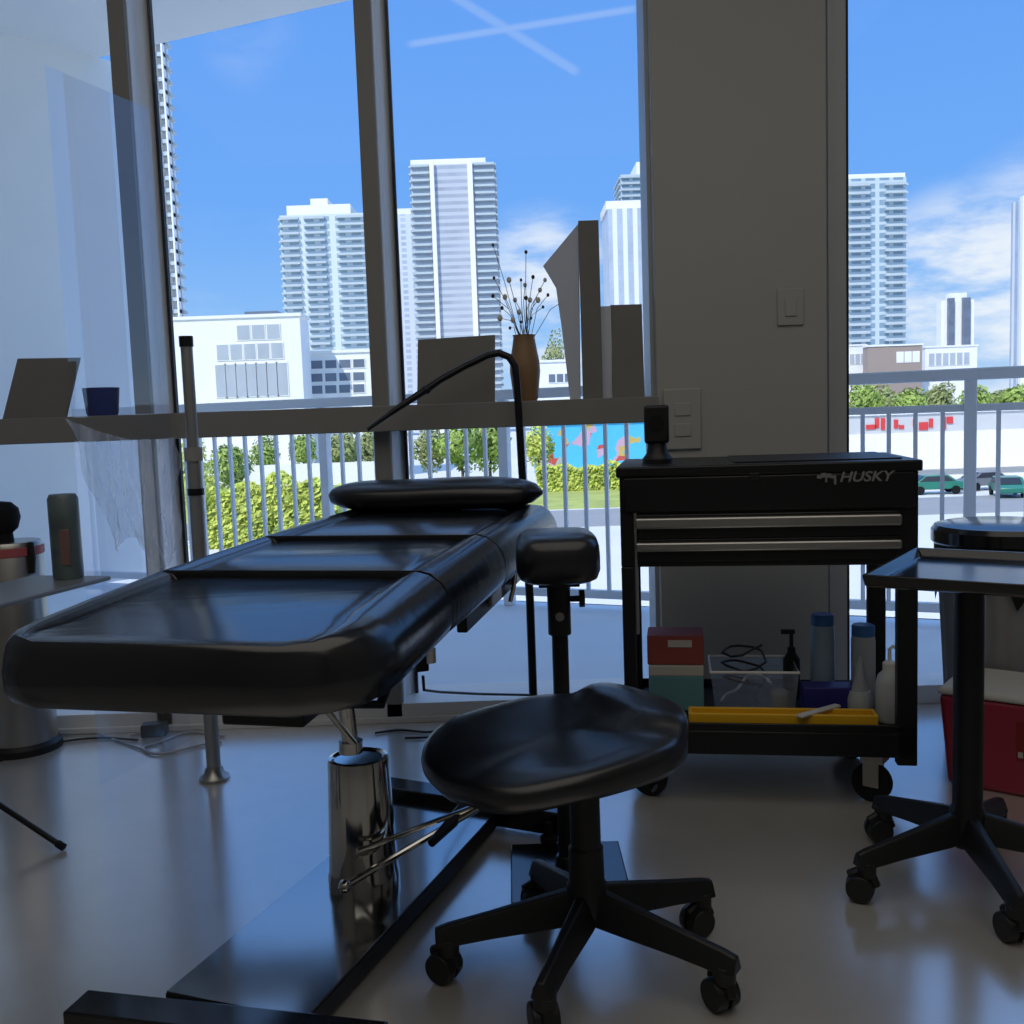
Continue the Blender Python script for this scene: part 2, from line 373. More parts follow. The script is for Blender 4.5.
# mullions: dark face, side section behind it with daylight in its pale colour, black gasket
def mullion(i, x0, label):
    root = tag(thing('trim_%d' % i, label, 'window frame', (x0, YW, 0)), kind='structure')
    MB().bb(x0, x0 + .056, YW, YW + .15, 0, ZC).build('post', M['mullion'], root, bevel=.002)
    MB().bb(x0 + .0565, x0 + .060, YW + .02, YW + .15, 0, ZC).build('side_cover', M['side_daylit'], root)
    MB().prism([(x0 + .058, YW + .10), (x0 + .090, YW + .145), (x0 + .090, YW + .15), (x0 + .058, YW + .15)], 0, ZC).build('side_section', M['side_daylit'], root)
    MB().bb(x0 + .090, x0 + .100, YW + .13, YW + .155, 0, ZC).build('gasket', M['gasket'], root)
xm1, xm2 = P(124, 256, YW).x, P(365, 256, YW).x
mullion(4, xm1, 'dark grey mullion between the first and second windows')
mullion(5, xm2, 'dark grey mullion between the second and third windows')
mullion(6, XL + .02, 'dark grey mullion against the left wall')
# ledge at transom height, bottom frame
zt0, zt1 = 1.022, 1.108
struct('trim_7', MB().bb(XL, cx0, 3.37, 3.58, zt0, zt1), M['mullion'], 'dark grey window ledge carrying boards and a vase', 'window ledge', bevel=.003)
struct('trim_8', MB().bb(XL, cx0, YW, 3.68, 0, .065).bb(XL, cx0, YW - .015, YW, 0, .02), M['white'], 'grey bottom window track left of the column', 'window frame', bevel=.002)
struct('trim_9', MB().bb(cx1 + .09, XR, YW, 3.60, 0, .065), M['white'], 'grey bottom window track right of the column', 'window frame', bevel=.002)
for i, (a, b, l) in enumerate(((XL + .15, xm1, 'first window pane, at far left beside the white outdoor wall'), (xm1 + .058, xm2, 'second window pane, between the two mullions'),
                               (xm2 + .058, cx0 - .02, 'third window pane, left of the column'), (cx1 + .09, XR, 'right window pane, right of the column')), 1):
    g = MB().face([(a, 3.535, .06), (b, 3.535, .06), (b, 3.535, ZC), (a, 3.535, ZC)])
    struct('window_%d' % i, g, M['glass'], l, 'window', smooth=False)
# ------------------------------------------------------------------ balcony
def railY(x): return 5.60 - .43 * x
dv = Vector((1, -.43, 0)).normalized(); RA = math.atan2(-.43, 1)
xa, xb = -3.1, 4.4
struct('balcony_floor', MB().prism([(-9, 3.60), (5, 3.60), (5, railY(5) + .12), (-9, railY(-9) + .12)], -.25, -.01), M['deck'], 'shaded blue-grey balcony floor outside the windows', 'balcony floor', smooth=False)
struct('balcony_soffit', MB().prism([(-9, 3.60), (5, 3.60), (5, railY(5) + .36), (-9, railY(-9) + .36)], 3.60, 3.9), M['soffit'], 'white soffit over the balcony', 'soffit', smooth=False)
struct('roof_slab', MB().bb(-9, 5, -4, 3.6, 3.60, 3.9), M['soffit'], 'roof slab above the studio', 'roof', smooth=False)
struct('wall_outside', MB().prism([(-4.6, 4.85), (P(140, 250, 7.3).x, 7.3), (-3.0, 7.6), (-5.0, 5.1)], -.01, 3.6), M['white_ext'], 'white stucco wall closing the left end of the balcony', 'wall', smooth=False)
struct('wall_header', MB().bb(-9, 5, 3.42, 3.6, ZC + .12, 3.6), M['white_ext'], 'white header above the windows', 'wall', smooth=False)
zr = P(930, 370, railY(2.0)).z
rail = thing('balcony_railing', 'pale grey balcony railing with vertical pickets outside the windows', 'railing', (0, railY(0), -.01), RA)
def along(x, z): return Vector((x, railY(x), z))
def bar(x0, x1, z0, z1, th):
    c = (along(x0, (z0 + z1) / 2) + along(x1, (z0 + z1) / 2)) / 2
    return MB().box(c, ((along(x1, 0) - along(x0, 0)).length, th, z1 - z0), RA)
bar(xa, xb, zr - .055, zr, .07).build('handrail', M['rail'], rail, bevel=.006)
bar(xa, xb, zr - .20, zr - .165, .04).build('upper_rail', M['rail'], rail, bevel=.003)
bar(xa, xb, .05, .095, .04).build('bottom_rail', M['rail'], rail, bevel=.003)
cd = dv.x   # x run per metre of rail
posts = []; x = -.03
while x > xa: x -= 1.187 * cd
x += 1.187 * cd
proto = None; pproto = None
while x < xb:
    posts.append(x)
    if proto is None: proto = bar(x - .025, x + .025, -.01, zr - .05, .06).build('post', M['rail'], rail, bevel=.004); xp0 = x
    else:
        c = proto.copy(); COL.objects.link(c); c.location = proto.location + Vector(((x - xp0) / cd, 0, 0))
    for k in range(1, 10):
        xx = x + 1.187 * cd * k / 10
        if xx > xb: break
        if pproto is None: pproto = bar(xx - .009, xx + .009, .09, zr - .17, .02).build('picket', M['rail'], rail); xq0 = xx
        else:
            c = pproto.copy(); COL.objects.link(c); c.location = pproto.location + Vector(((xx - xq0) / cd, 0, 0))
    x += 1.187 * cd
# clear bluish acrylic screen standing in front of the first mullion
a0 = P(45, 65, 2.9); a1 = a0 + Vector((.32, .947, 0)) * .44
ws = thing('acrylic_screen', 'tall clear bluish acrylic screen standing before the first mullion', 'screen', ((a0.x + a1.x) / 2, (a0.y + a1.y) / 2, 0))
zs = a0.z; sn = Vector((.947, -.32, 0)) * .003
mb = MB(); mb.face([(a0.x, a0.y, .002), (a1.x, a1.y, .002), (a1.x, a1.y, zs), (a0.x, a0.y, zs)])
mb.build('panel', M['screen'], ws, smooth=False)

# ------------------------------------------------------------------ tattoo bed
BA = math.radians(13)
bed = thing('tattoo_bed', 'long black vinyl tattoo bed on chrome column and flat steel base', 'bed', (-.37, 2.07, 0))
tilt = math.radians(2.4)
MBed = Matrix.Translation((-.553, 1.495, .73)) @ Matrix.Rotation(-BA, 4, 'Z') @ Matrix.Rotation(tilt, 4, 'X')
def bed_z(y):      # the three sections are set at slightly different angles
    k = ((0, 0), (.47, .032), (.92, .046), (1.68, .060))
    for (a, za), (b, zb_) in zip(k, k[1:]):
        if y <= b or b == 1.68: return za + (zb_ - za) * (y - a) / (b - a)
def cushion(y0, y1, foot=False, head=False):
    mb = MB(); bm = mb.bm; W = .335
    if foot: poly = [(-.235, y0), (.215, y0), (.265, y0 + .022), (.305, y0 + .062), (.328, y0 + .115), (W, y0 + .18), (W, y1), (-W, y1), (-W, y0 + .12), (-.325, y0 + .065), (-.295, y0 + .025)]
    elif head: poly = [(-W, y0), (W, y0), (W, y1 - .08), (.24, y1), (-.24, y1), (-W, y1 - .08)]
    else: poly = [(-W, y0), (W, y0), (W, y1), (-W, y1)]
    def ring(inx, fy0, fy1, z):
        out = []
        for q_, (x, y) in enumerate(poly):
            if foot and q_ < 2: ix = min(inx, .014)
            else: ix = inx * ({2: .3, 3: .55, 4: .8, 8: .9, 9: .65, 10: .35}.get(q_, 1) if foot else 1)
            xx = math.copysign(max(abs(x) - ix, .02), x) if abs(x) > .0 else x
            t = (y - y0) / (y1 - y0)
            yy = y0 + fy0 + t * (y1 - y0 - fy0 - fy1)
            kf = {0: 0, 1: 0, 2: .3, 3: .6, 4: .85, 9: .6, 10: .3}.get(q_, 1) if foot else 1
            zz = z if kf == 1 else kf * z + (1 - kf) * {-.036: -.028, -.014: -.012, .003: -.004, .010: -.002, .004: -.001, -.006: -.001, -.003: 0.}.get(z, z)
            out.append(bm.verts.new((xx, yy, zz)))
        return out
    e0 = .005 if not foot else .02; e1 = .005 if not head else .02
    levels = [(.035, e0 * 2, e1 * 2, -.118), (.008, e0 * .6, e1 * .6, -.110), (0, 0, 0, -.09), (0, 0, 0, -.058), (.006, e0 * .3, e1 * .4, -.036), (.018, e0 * .5, e1 * .9, -.014),
              (.040, e0 * .7, e1 * 1.4, .003), (.066, e0 * .8, (.06 if head else e1 * 1.5), .010), (.088, e0 * .85, (.08 if head else e1 * 1.6), .004), (.097, e0 * .95, (.085 if head else e1 * 1.8), -.006),
              (.105, e0 * 1.1, (.09 if head else e1 * 2), -.003), (.13, e0 * 2.2, (.12 if head else e1 * 3.4), .0)]
    rings = [ring(*l) for l in levels]
    n = len(poly)
    bm.faces.new(rings[0][::-1]); bm.faces.new(rings[-1])
    for a, b in zip(rings, rings[1:]):
        for k in range(n): bm.faces.new((a[k], a[(k + 1) % n], b[(k + 1) % n], b[k]))
    for v in bm.verts: v.co.z += bed_z(v.co.y) - v.co.y * math.tan(tilt)
    bmesh.ops.transform(bm, matrix=MBed, verts=bm.verts[:])
    return mb
for (y0, y1, f, h) in ((0, .47, True, False), (.473, .92, False, False), (.923, 1.68, False, True)):
    cushion(y0, y1, f, h).build('cushion', M['vinyl_bed'], bed, bevel=.006, seg=3, ang=60)
MB().bb(-.25, .25, .14, 1.62, -.135, -.115, MBed).build('deck_panel', M['black_metal'], bed)
sf = MB()
for sx in (-1, 1): sf.bb(sx * .27 - .012, sx * .27 + .012, .75, 1.60, -.175, -.115, MBed)
sf.bb(-.27, .27, 1.58, 1.61, -.16, -.12, MBed)
sf.build('side_frame', M['black_metal'], bed, bevel=.003)
for k, y in enumerate((.98, 1.22, 1.42)):
    MB().bb(.284, .296, y - .05, y + .05, -.160, -.128, MBed).build('bracket', M['steel'], bed, bevel=.003)
br = MB(); br.tube([MBed @ Vector(p) for p in ((.29, 1.16, -.04), (.305, 1.17, -.09), (.295, 1.165, -.16), (.285, 1.16, -.20))], .006)
br.build('hinge_arm', M['chrome'], bed)
# under-carriage: lift head and struts
MB().bb(-.16, .07, .33, .75, -.20, -.135, MBed).bb(-.13, .045, .40, .66, -.275, -.20, MBed).build('lift_head', M['black_metal'], bed, bevel=.006)
for sx in (-.20, .15):
    un = MB().tube([MBed @ Vector(p) for p in ((sx * 1.1, .72, -.15), (sx * .9, .58, -.285), (sx * .5, .48, -.25))], .011)
    un.build('strut', M['black_metal'], bed)
cl = MB(); q = P(420, 660, 2.45)
cl.box(q, (.035, .05, .05), .3).cyl(q + Vector((0, 0, -.02)), q + Vector((.01, -.01, .07)), .012)
cl.build('clamp', M['black_plastic'], bed, bevel=.004)
MB().cyl(q + Vector((.03, -.03, 0)), q + Vector((.03, -.03, .035)), .013).build('clamp_knob', M['chrome'], bed)
# chrome column
MB().lathe([(.078, .052), (.078, .075), (.075, .09), (.074, .12), (.066, .328), (.064, .336), (.057, .338), (.052, .333), (0, .333)], (-.352, 2.11, 0), 48).build('column', M['chrome'], bed, ang=30)
MB().cyl((-.365, 2.10, .35), (-.375, 2.09, .56), .018).cyl((-.365, 2.10, .35), (-.365, 2.10, .375), .026).build('piston', M['chrome'], bed)
MB().cyl((-.34, 2.0, .40), (-.43, 1.97, .54), .007).build('release_rod', M['chrome'], bed)
# flat base, I shaped
BB = math.radians(20)
M2 = Matrix.Translation((-.36, 2.09, 0)) @ Matrix.Rotation(-BB, 4, 'Z')
MB().bb(-.145, .145, -.46, .52, .012, .050, M2).build('base_frame', M['black_metal'], bed, bevel=.003)
MB().bb(-.143, .143, -.458, .518, .050, .053, M2).build('base_plate', M['base_black'], bed, bevel=.001)
c0 = PZ(80, 990, .085); c1 = PZ(380, 1022, .085)
d = (c1 - c0); an = math.atan2(d.y, d.x); ctr = (c0 + c1) / 2
nb = MB().box((ctr.x - math.sin(-an) * -.03, ctr.y - .035, .045), (d.length, .07, .085), an)
nb.build('front_crossbar', M['tray_black'], bed, bevel=.004)
e0, e1 = PZ(398, 795, .055), PZ(556, 812, .075)
ec = (e0 + e1) / 2; ed = e1 - e0
MB().box((ec.x - .02, ec.y + .035, .048), (ed.length + .12, .075, .06), math.atan2(ed.y, ed.x) ).build('rear_crossbar', M['tray_black'], bed, bevel=.004)
q = PZ(549, 838, .02)
MB().cyl((q.x, q.y, .0125), (q.x, q.y, .024), .022).cyl((q.x, q.y, .018), (q.x, q.y, .06), .009).build('levelling_foot', M['rubber'], bed)
# pump pedal: two chrome rods and a black pad
pr = MB(); pa, pb = P(345, 886, 1.95), P(492, 800, 2.20)
pr.tube([pa, pa.lerp(pb, .5), pb], .0075).tube([pa + Vector((.02, .05, .05)), (pa + Vector((.02, .05, .05))).lerp(pb, .9)], .006)
pr.sph(pa, .014); pr.build('pedal_rod', M['chrome'], bed)
pc = P(452, 822, 2.13)
MB().tube([pc + Vector((-.04, -.08, -.012)), pc, pc + Vector((.035, .08, .022))], [.009, .014, .010]).build('pedal', M['black_plastic'], bed)
# headrest bolster across the far end
pm = MBed @ Matrix.Translation((-.03, 1.55, .039))
bl = MB(); prof = []
for k in range(25):
    t = -1 + 2 * k / 24; prof.append((.335 * t, (1 - abs(t) ** 5) ** .5 if abs(t) < 1 else .05))
rings = []
for (xx, s_) in prof:
    s_ = max(s_, .12); rings.append([bl.bm.verts.new(pm @ Vector((xx, .115 * s_ * math.copysign(abs(math.cos(a)) ** .75, math.cos(a)), .045 * s_ * math.copysign(abs(math.sin(a)) ** .8, math.sin(a)) + .0025 * math.sin(xx * 13)))) for a in [j * 2 * PI / 24 for j in range(24)]])
for a, b in zip(rings, rings[1:]):
    for k in range(24): bl.bm.faces.new((a[k], a[(k + 1) % 24], b[(k + 1) % 24], b[k]))
bl.bm.faces.new(rings[0][::-1]); bl.bm.faces.new(rings[-1])
tag(bl.build('headrest_bolster', M['vinyl'], ang=70), 'black vinyl bolster lying across the head end of the bed', 'pillow')

# ------------------------------------------------------------------ armrest on its stand
AX, AY = .115, 2.22
arm = thing('armrest_stand', 'black padded armrest on a post with square floor plate beside the bed', 'armrest', (AX, AY, 0))
q0, q1 = P(516, 585, AY - .03), P(597, 527, AY)
ac = P(557, 553, AY); wA = (q1.x - q0.x); hA = .105
pad = MB(); rings = []
for (s_, z) in ((.80, -.055), (.93, -.048), (1, -.03), (1, .0), (.985, .02), (.93, .036), (.80, .046), (.5, .050)):
    ring = []
    for k in range(40):
        a = k * 2 * PI / 40; e = .55
        ring.append(pad.bm.verts.new((ac.x + wA / 2 * s_ * math.copysign(abs(math.cos(a)) ** e, math.cos(a)), AY + .13 * s_ * math.copysign(abs(math.sin(a)) ** e, math.sin(a)), ac.z + z)))
    rings.append(ring)
for a, b in zip(rings, rings[1:]):
    for k in range(40): pad.bm.faces.new((a[k], a[(k + 1) % 40], b[(k + 1) % 40], b[k]))
pad.bm.faces.new(rings[0][::-1]); pad.bm.faces.new(rings[-1])
pad.build('pad', M['vinyl'], arm, ang=60)
px_ = P(560, 640, AY).x; zb = ac.z - .05
MB().cyl((px_, AY, .02), (px_, AY, zb - .10), .0185).build('post', M['black_metal'], arm)
MB().cyl((px_, AY, zb - .135), (px_, AY, zb - .02), .026).bb(px_ - .045, px_ + .045, AY - .05, AY + .05, zb - .02, zb + .002).build('collar', M['black_plastic'], arm, bevel=.002)
MB().cyl((px_ + .02, AY, zb - .055), (px_ + .048, AY, zb - .055), .007).cyl((px_ + .046, AY, zb - .055), (px_ + .058, AY, zb - .055), .02, n=12).build('clamp_knob', M['black_plastic'], arm)
MB().cyl((px_, AY - .028, zb - .09), (px_, AY - .02, zb - .09), .010).build('bolt', M['steel'], arm)
MB().bb(px_ - .13, px_ + .135, AY - .15, AY + .15, .0, .012).cyl((px_, AY, .012), (px_, AY, .05), .03, .024).build('floor_plate', M['tray_black'], arm, bevel=.003)

# ------------------------------------------------------------------ stools and caster bases
def star_base(root, cx, cy, feet, hub_r=.036, z_end=.085, z_hub=.135, sub='leg'):
    for (fx, fy) in feet:
        a = Vector((cx, cy, z_hub)); b = Vector((fx, fy, z_end + .012)); d = (b - a); u = Vector((d.x, d.y, 0)).normalized(); sdir = Vector((-u.y, u.x, 0))
        mb = MB(); rings = []
        for t, hw, hh in ((.06, .028, .036), (.3, .026, .032), (.7, .021, .025), (1.0, .021, .021), (1.09, .019, .017)):
            c = a + d * t
            rings.append([mb.bm.verts.new(c + sdir * sx * hw * (1 if sz < 0 else .62) + Vector((0, 0, sz * hh))) for sx, sz in ((-1, -.9), (1, -.9), (1, .3), (.55, .9), (-.55, .9), (-1, .3))])
        for p, q in zip(rings, rings[1:]):
            for k in range(6): mb.bm.faces.new((p[k], p[(k + 1) % 6], q[(k + 1) % 6], q[k]))
        mb.bm.faces.new(rings[0][::-1]); mb.bm.faces.new(rings[-1])
        leg = mb.build(sub, M['black_plastic'], root, bevel=.003)
        c2 = Vector((fx, fy, 0)); ca = random.uniform(0, PI); ax = Vector((math.cos(ca), math.sin(ca), 0)); fw = Vector((-ax.y, ax.x, 0)) * .012
        k = MB()
        for s_ in (-1, 1):
            k.cyl(c2 + fw + ax * s_ * .005 + Vector((0, 0, .031)), c2 + fw + ax * s_ * .024 + Vector((0, 0, .031)), .031, .028, n=24)
        k.cyl(c2 + fw + ax * -.01 + Vector((0, 0, .030)), c2 + fw + ax * .01 + Vector((0, 0, .030)), .012)
        k.cyl(c2 + Vector((0, 0, .055)), c2 + Vector((0, 0, z_end + .004)), .020, .021)
        k.tube([c2 + fw * -1.6 + Vector((0, 0, .035)), c2 + fw * -.8 + Vector((0, 0, .060)), c2 + fw * 1.0 + Vector((0, 0, .066)), c2 + fw * 3.0 + Vector((0, 0, .052))], .011)
        k.build('caster', M['black_plastic'], root, bevel=.002)
SX, SY = .118, 1.83
st = thing('rolling_stool', 'black saddle stool with raised back lip on five-caster base, nearest the camera', 'stool', (SX, SY, 0))
feet = [PZ(450, 982, 0), PZ(725, 1012, 0), PZ(702, 933, 0), PZ(546, 1038, 0), PZ(541, 912, 0)]
star_base(st, SX, SY, [(q.x, q.y) for q in feet])
MB().lathe([(.0, .10), (.034, .10), (.040, .115), (.040, .165), (.034, .175), (.033, .24), (.029, .245), (.0285, .36), (.0, .36)], (SX, SY, 0), 32).build('post', M['black_plastic'], st)
MB().cyl((SX, SY, .30), (SX, SY, .40), .017).build('gas_lift', M['black_metal'], st)
# saddle seat
SC_ = Vector((.066, 1.83, .006)); back = Vector((.84, .54, 0)).normalized(); side = Vector((back.y, -back.x, 0))
def sstep(a, b, x):
    t = max(0, min(1, (x - a) / (b - a))); return t * t * (3 - 2 * t)
def seat_z(u, v):
    lip = 1 - sstep(.62, 1.0, math.hypot((u - .12) / .95, (v - .84) / .52))
    return .462 + .010 * v + .032 * lip - .012 * sstep(.4, 1.0, -v) - .006 * math.exp(-(u / .22) ** 2) * sstep(.1, .9, -v) + .010 * u * u * (1 - lip) + .004 * math.exp(-((u - .3) / .2) ** 2) * sstep(.2, -.4, v)
seat = MB(); rings = []
NA = 72
def outl(a):
    ca, sa = math.cos(a), math.sin(a); e = .72
    u = math.copysign(abs(ca) ** e, ca); v = math.copysign(abs(sa) ** e, sa)
    wd = 1.0 - .10 * sstep(.3, 1, v) - .04 * sstep(.3, 1, -v)
    return u * wd, v
for rho in (0.04, .2, .4, .55, .66, .74, .82, .89, .94):
    ring = []
    for k in range(NA):
        u, v = outl(k * 2 * PI / NA); u *= rho; v *= rho
        p = SC_ + side * u * .226 + back * v * .240; ring.append(seat.bm.verts.new((p.x, p.y, .006 + seat_z(u, v) - .006 * sstep(.8, .95, rho))))
    rings.append(ring)
for rho, dz in ((.985, -.012), (1.0, -.026), (.99, -.042), (.95, -.054), (.85, -.058), (.3, -.058)):
    ring = []
    for k in range(NA):
        u, v = outl(k * 2 * PI / NA)
        zt = seat_z(u * .95, v * .95)
        p = SC_ + side * u * rho * .226 + back * v * rho * .240
        zz = zt + dz if dz > -.03 else min(zt, .466) + dz
        ring.append(seat.bm.verts.new((p.x, p.y, zz + .006)))
    rings.append(ring)
for a, b in zip(rings, rings[1:]):
    for k in range(NA): seat.bm.faces.new((a[k], a[(k + 1) % NA], b[(k + 1) % NA], b[k]))
seat.bm.faces.new(rings[0][::-1]); seat.bm.faces.new(rings[-1])
so_ = seat.build('seat', M['vinyl'], st, ang=75)
MB().bb(SX - .08, SX + .08, SY - .07, SY + .07, .386, .404).build('seat_plate', M['black_metal'], st, bevel=.004)
q = P(655, 796, 1.74)
MB().tube([(SX, SY - .01, .395), (q.x - .02, q.y + .02, .395), (q.x, q.y, .385)], [.006, .006, .009]).build('height_lever', M['black_plastic'], st)

# ------------------------------------------------------------------ tray stand on the right
TX, TY = .972, 2.11
ts = thing('tray_stand', 'black rolling work tray on a post with caster base, at right', 'tray stand', (TX, TY, 0))
fa = [PZ(860, 900, 0), PZ(1003, 943, 0), PZ(897, 838, 0)]
fts = [(TX + .25 * math.cos(a), TY + .25 * math.sin(a)) for a in (math.radians(194), math.radians(266), math.radians(113), math.radians(338), math.radians(50))]
star_base(ts, TX, TY, fts, z_hub=.14)
MB().lathe([(0, .09), (.033, .09), (.038, .12), (.036, .17), (.031, .18), (.031, .655), (.05, .672), (.05, .68), (0, .68)], (TX, TY, 0), 28).build('post', M['black_metal'], ts)
TA = math.radians(-30); zt = .70
tl = PZ(862, 573, .72); tf = PZ(915, 546, .72)
ld = (tf - tl); TA = math.atan2(ld.y, ld.x) - PI / 2; LL = ld.length; WW = .40
MT = Matrix.Translation(((tl.x + tf.x) / 2, (tl.y + tf.y) / 2, 0)) @ Matrix.Rotation(TA, 4, 'Z')
tr = MB(); hl = LL / 2
def trring(ins, z): return [tr.bm.verts.new(MT @ Vector(p)) for p in ((ins, -hl + ins, z), (WW - ins, -hl + ins, z), (WW - ins, hl - ins, z), (ins, hl - ins, z))]
rg = [trring(.012, .690), trring(.004, .694), trring(0, .712), trring(0, .717), trring(.006, .717), trring(.020, .699)]
for a, b in zip(rg, rg[1:]):
    for k in range(4): tr.bm.faces.new((a[k], a[(k + 1) % 4], b[(k + 1) % 4], b[k]))
tr.bm.faces.new(rg[0][::-1]); tr.bm.faces.new(rg[-1])
tr.build('tray', M['tray_black'], ts, bevel=.002)

# ------------------------------------------------------------------ tool cart
BEFORE = set(o.name for o in COL.objects)
CY = 2.56
k0, k1 = P(622, 466, CY), P(919, 457, CY)
X0, X1 = k0.x + .006, k1.x - .004; ZT = .915; CD = .45; CYB = CY + CD
cart = thing('tool_cart', 'black two-drawer tool cart with silver handles in front of the column', 'tool cart', ((X0 + X1) / 2, CY + CD / 2, 0))
zd = P(760, 567, CY).z
MB().bb(X0, X1, CY, CYB, zd, ZT - .028).build('cabinet', M['black_metal'], cart, bevel=.004)
lid = MB().bb(X0 - .008, X1 + .008, CY - .012, CYB, ZT - .028, ZT).bb(X0 + .01, X1 - .01, CY - .010, CY + .005, P(760, 511, CY).z, ZT - .028).build('lid', M['black_metal'], cart, bevel=.005)
for i, (ya, yb) in enumerate(((514, 527), (539, 550))):
    z1, z0 = P(770, ya, CY).z, P(770, yb, CY).z
    dr = MB().bb(X0 + .045, X1 - .05, CY - .010, CY + .002, z0 - .028, z1 + .003).build('drawer', M['black_metal'], cart, bevel=.003)
    xl, xr = P(641, 520, CY).x, P(900, 520, CY).x
    MB().bb(xl, xr, CY - .028, CY - .008, z0, z1 - .004).build('handle', M['steel'], dr, bevel=.006, seg=3)
for (xx, yy) in ((X0, CY), (X1 - .05, CY), (X0, CYB - .05), (X1 - .05, CYB - .05)):
    MB().bb(xx, xx + (.034 if xx == X0 else .05), yy, yy + .035, .12, zd).build('leg', M['black_metal'], cart, bevel=.003)
MB().bb(X0 + .036, X0 + .044, CY - .004, CY + .02, P(640, 640, CY).z, P(640, 514, CY).z).build('edge_strip', M['steel'], cart, bevel=.002)
zb1, zb0 = P(780, 725, CY).z, P(780, 757, CY).z
lt = MB().bb(X0, X1, CY, CYB, zb0, zb1 - .022)
lt.bb(X0, X1, CY, CY + .008, zb1 - .022, zb1).bb(X0, X1, CYB - .008, CYB, zb1 - .022, zb1).bb(X0, X0 + .008, CY, CYB, zb1 - .022, zb1).bb(X1 - .008, X1, CY, CYB, zb1 - .022, zb1)
lt.build('lower_shelf', M['black_metal'], cart, bevel=.003)
ZS = zb1 - .022
for (xx, yy) in ((X0 + .07, CY + .05), (X1 - .09, CY + .05), (X0 + .07, CYB - .06), (X1 - .09, CYB - .06)):
    MC = Matrix.Translation((xx, yy + .01, 0)) @ Matrix.Rotation(math.radians(62), 4, 'Z')
    w_ = MB().cyl((-.014, .012, .052), (.014, .012, .052), .052, n=28, M4=MC).cyl((-.017, .012, .052), (.017, .012, .052), .02, M4=MC).build('caster', M['rubber'], cart, bevel=.004)
    MB().bb(-.026, -.020, -.012, .030, .045, .118, M4=MC).bb(.020, .026, -.012, .030, .045, .118, M4=MC).bb(-.03, .03, -.025, .035, .112, zb0 + .001, M4=MC).build('fork', M['steel'], w_, bevel=.002)
def textobj(name, body, size, loc, rx=PI / 2, rz=0, m_=None, parent=None, shear=0., ext=.001, sx=1.):
    cu = bpy.data.curves.new(name, 'FONT'); cu.body = body; cu.size = size; cu.extrude = ext; cu.align_x = 'CENTER'; cu.align_y = 'CENTER'; cu.shear = shear; cu.offset = size * .02
    tmp = bpy.data.objects.new('tmp', cu); COL.objects.link(tmp)
    bpy.context.view_layer.update()
    me = bpy.data.meshes.new_from_object(tmp.evaluated_get(bpy.context.evaluated_depsgraph_get())); bpy.data.objects.remove(tmp)
    me.name = name; me.materials.clear(); me.materials.append(m_)
    o = bpy.data.objects.new(name, me); COL.objects.link(o)
    Mw = Matrix.Translation(loc) @ Matrix.Rotation(rz, 4, 'Z') @ Matrix.Rotation(rx, 4, 'X') @ Matrix.Diagonal((sx, 1, 1, 1))
    if parent is not None:
        o.parent = parent; Mw = world(parent).inverted() @ Mw
    o.matrix_basis = Mw; return o
lg = P(868, 476, CY - .012)
textobj('logo_lettering', 'HUSKY', .036, lg, m_=M['logo'], parent=cart, shear=.25, sx=1.12)
em = MB(); ep = P(833, 477, CY - .0125)
for (x_, z_) in ((-.022, .003), (-.012, .008), (0, .006), (.012, .002)):
    em.box((ep.x + x_, ep.y - .0005, ep.z + z_ * .8), (.013, .001, .007 + abs(z_) * .6), 0, None)
em.box((ep.x + .016, ep.y - .0005, ep.z - .010), (.006, .001, .016)); em.box((ep.x - .006, ep.y - .0005, ep.z - .006), (.005, .001, .012))
em.build('logo_emblem', M['logo'], cart)
MB().bb(P(755, 477, CY).x, P(765, 477, CY).x, CY - .014, CY - .010, P(752, 481, CY).z, P(752, 473, CY).z).build('lock', M['black_plastic'], cart, bevel=.002)
MB().bb(X0 + .30, X1 - .03, CY + .05, CYB - .04, ZT, ZT + .004).build('top_mat', M['black_plastic'], cart, bevel=.001)

# things on the cart
def onshelf(px, Y): return P(px, 700, Y).x
q = P(653, 440, 2.72); zs0 = ZT
sp = thing('black_speaker', 'small black speaker standing on the left end of the tool cart', 'speaker', (q.x, 2.72, ZT))
zt_ = P(653, 405, 2.72).z
MB().bb(q.x - .034, q.x + .034, 2.69, 2.75, ZT + .055, zt_).build('body', M['black_plastic'], sp, bevel=.008, seg=3)
MB().lathe([(.042, 0), (.042, .012), (.028, .03), (.026, .058), (0, .058)], (q.x, 2.72, ZT), 24).build('base', M['black_plastic'], sp)
MB().cyl((q.x, 2.692, zt_ - .05), (q.x, 2.687, zt_ - .05), .022).build('driver_cone', M['rubber'], sp)
YS = 2.74
def zy(y, Y=YS, x=770): return P(x, y, Y).z
a, b = onshelf(644, YS), onshelf(692, YS)
zt1_ = zy(671, YS, 665)
tb = thing('teal_carton', 'pale teal carton at the left of the lower cart shelf, under a red box', 'box', ((a + b) / 2, YS + .07, ZS))
MB().bb(a, b + .02, YS, YS + .14, ZS, zt1_ - .03).build('carton', M['teal'], tb, bevel=.003)
MB().bb(a, b + .02, YS, YS + .14, zt1_ - .03, zt1_).build('lid', M['paper'], tb, bevel=.003)
rb = thing('red_glove_box', 'dull red box lying on top of the teal carton', 'box', ((a + b) / 2, YS + .07, zt1_))
MB().bb(a - .003, onshelf(700, YS), YS + .01, YS + .13, zt1_ + .001, zy(641, YS, 665)).build('carton', M['boxred'], rb, bevel=.003)
MB().bb(onshelf(664, YS), onshelf(688, YS), YS + .006, YS + .011, zy(652, YS, 676), zy(645, YS, 676)).build('label_patch', M['paper'], rb)
ya_ = onshelf(692, 2.60), onshelf(876, 2.60)
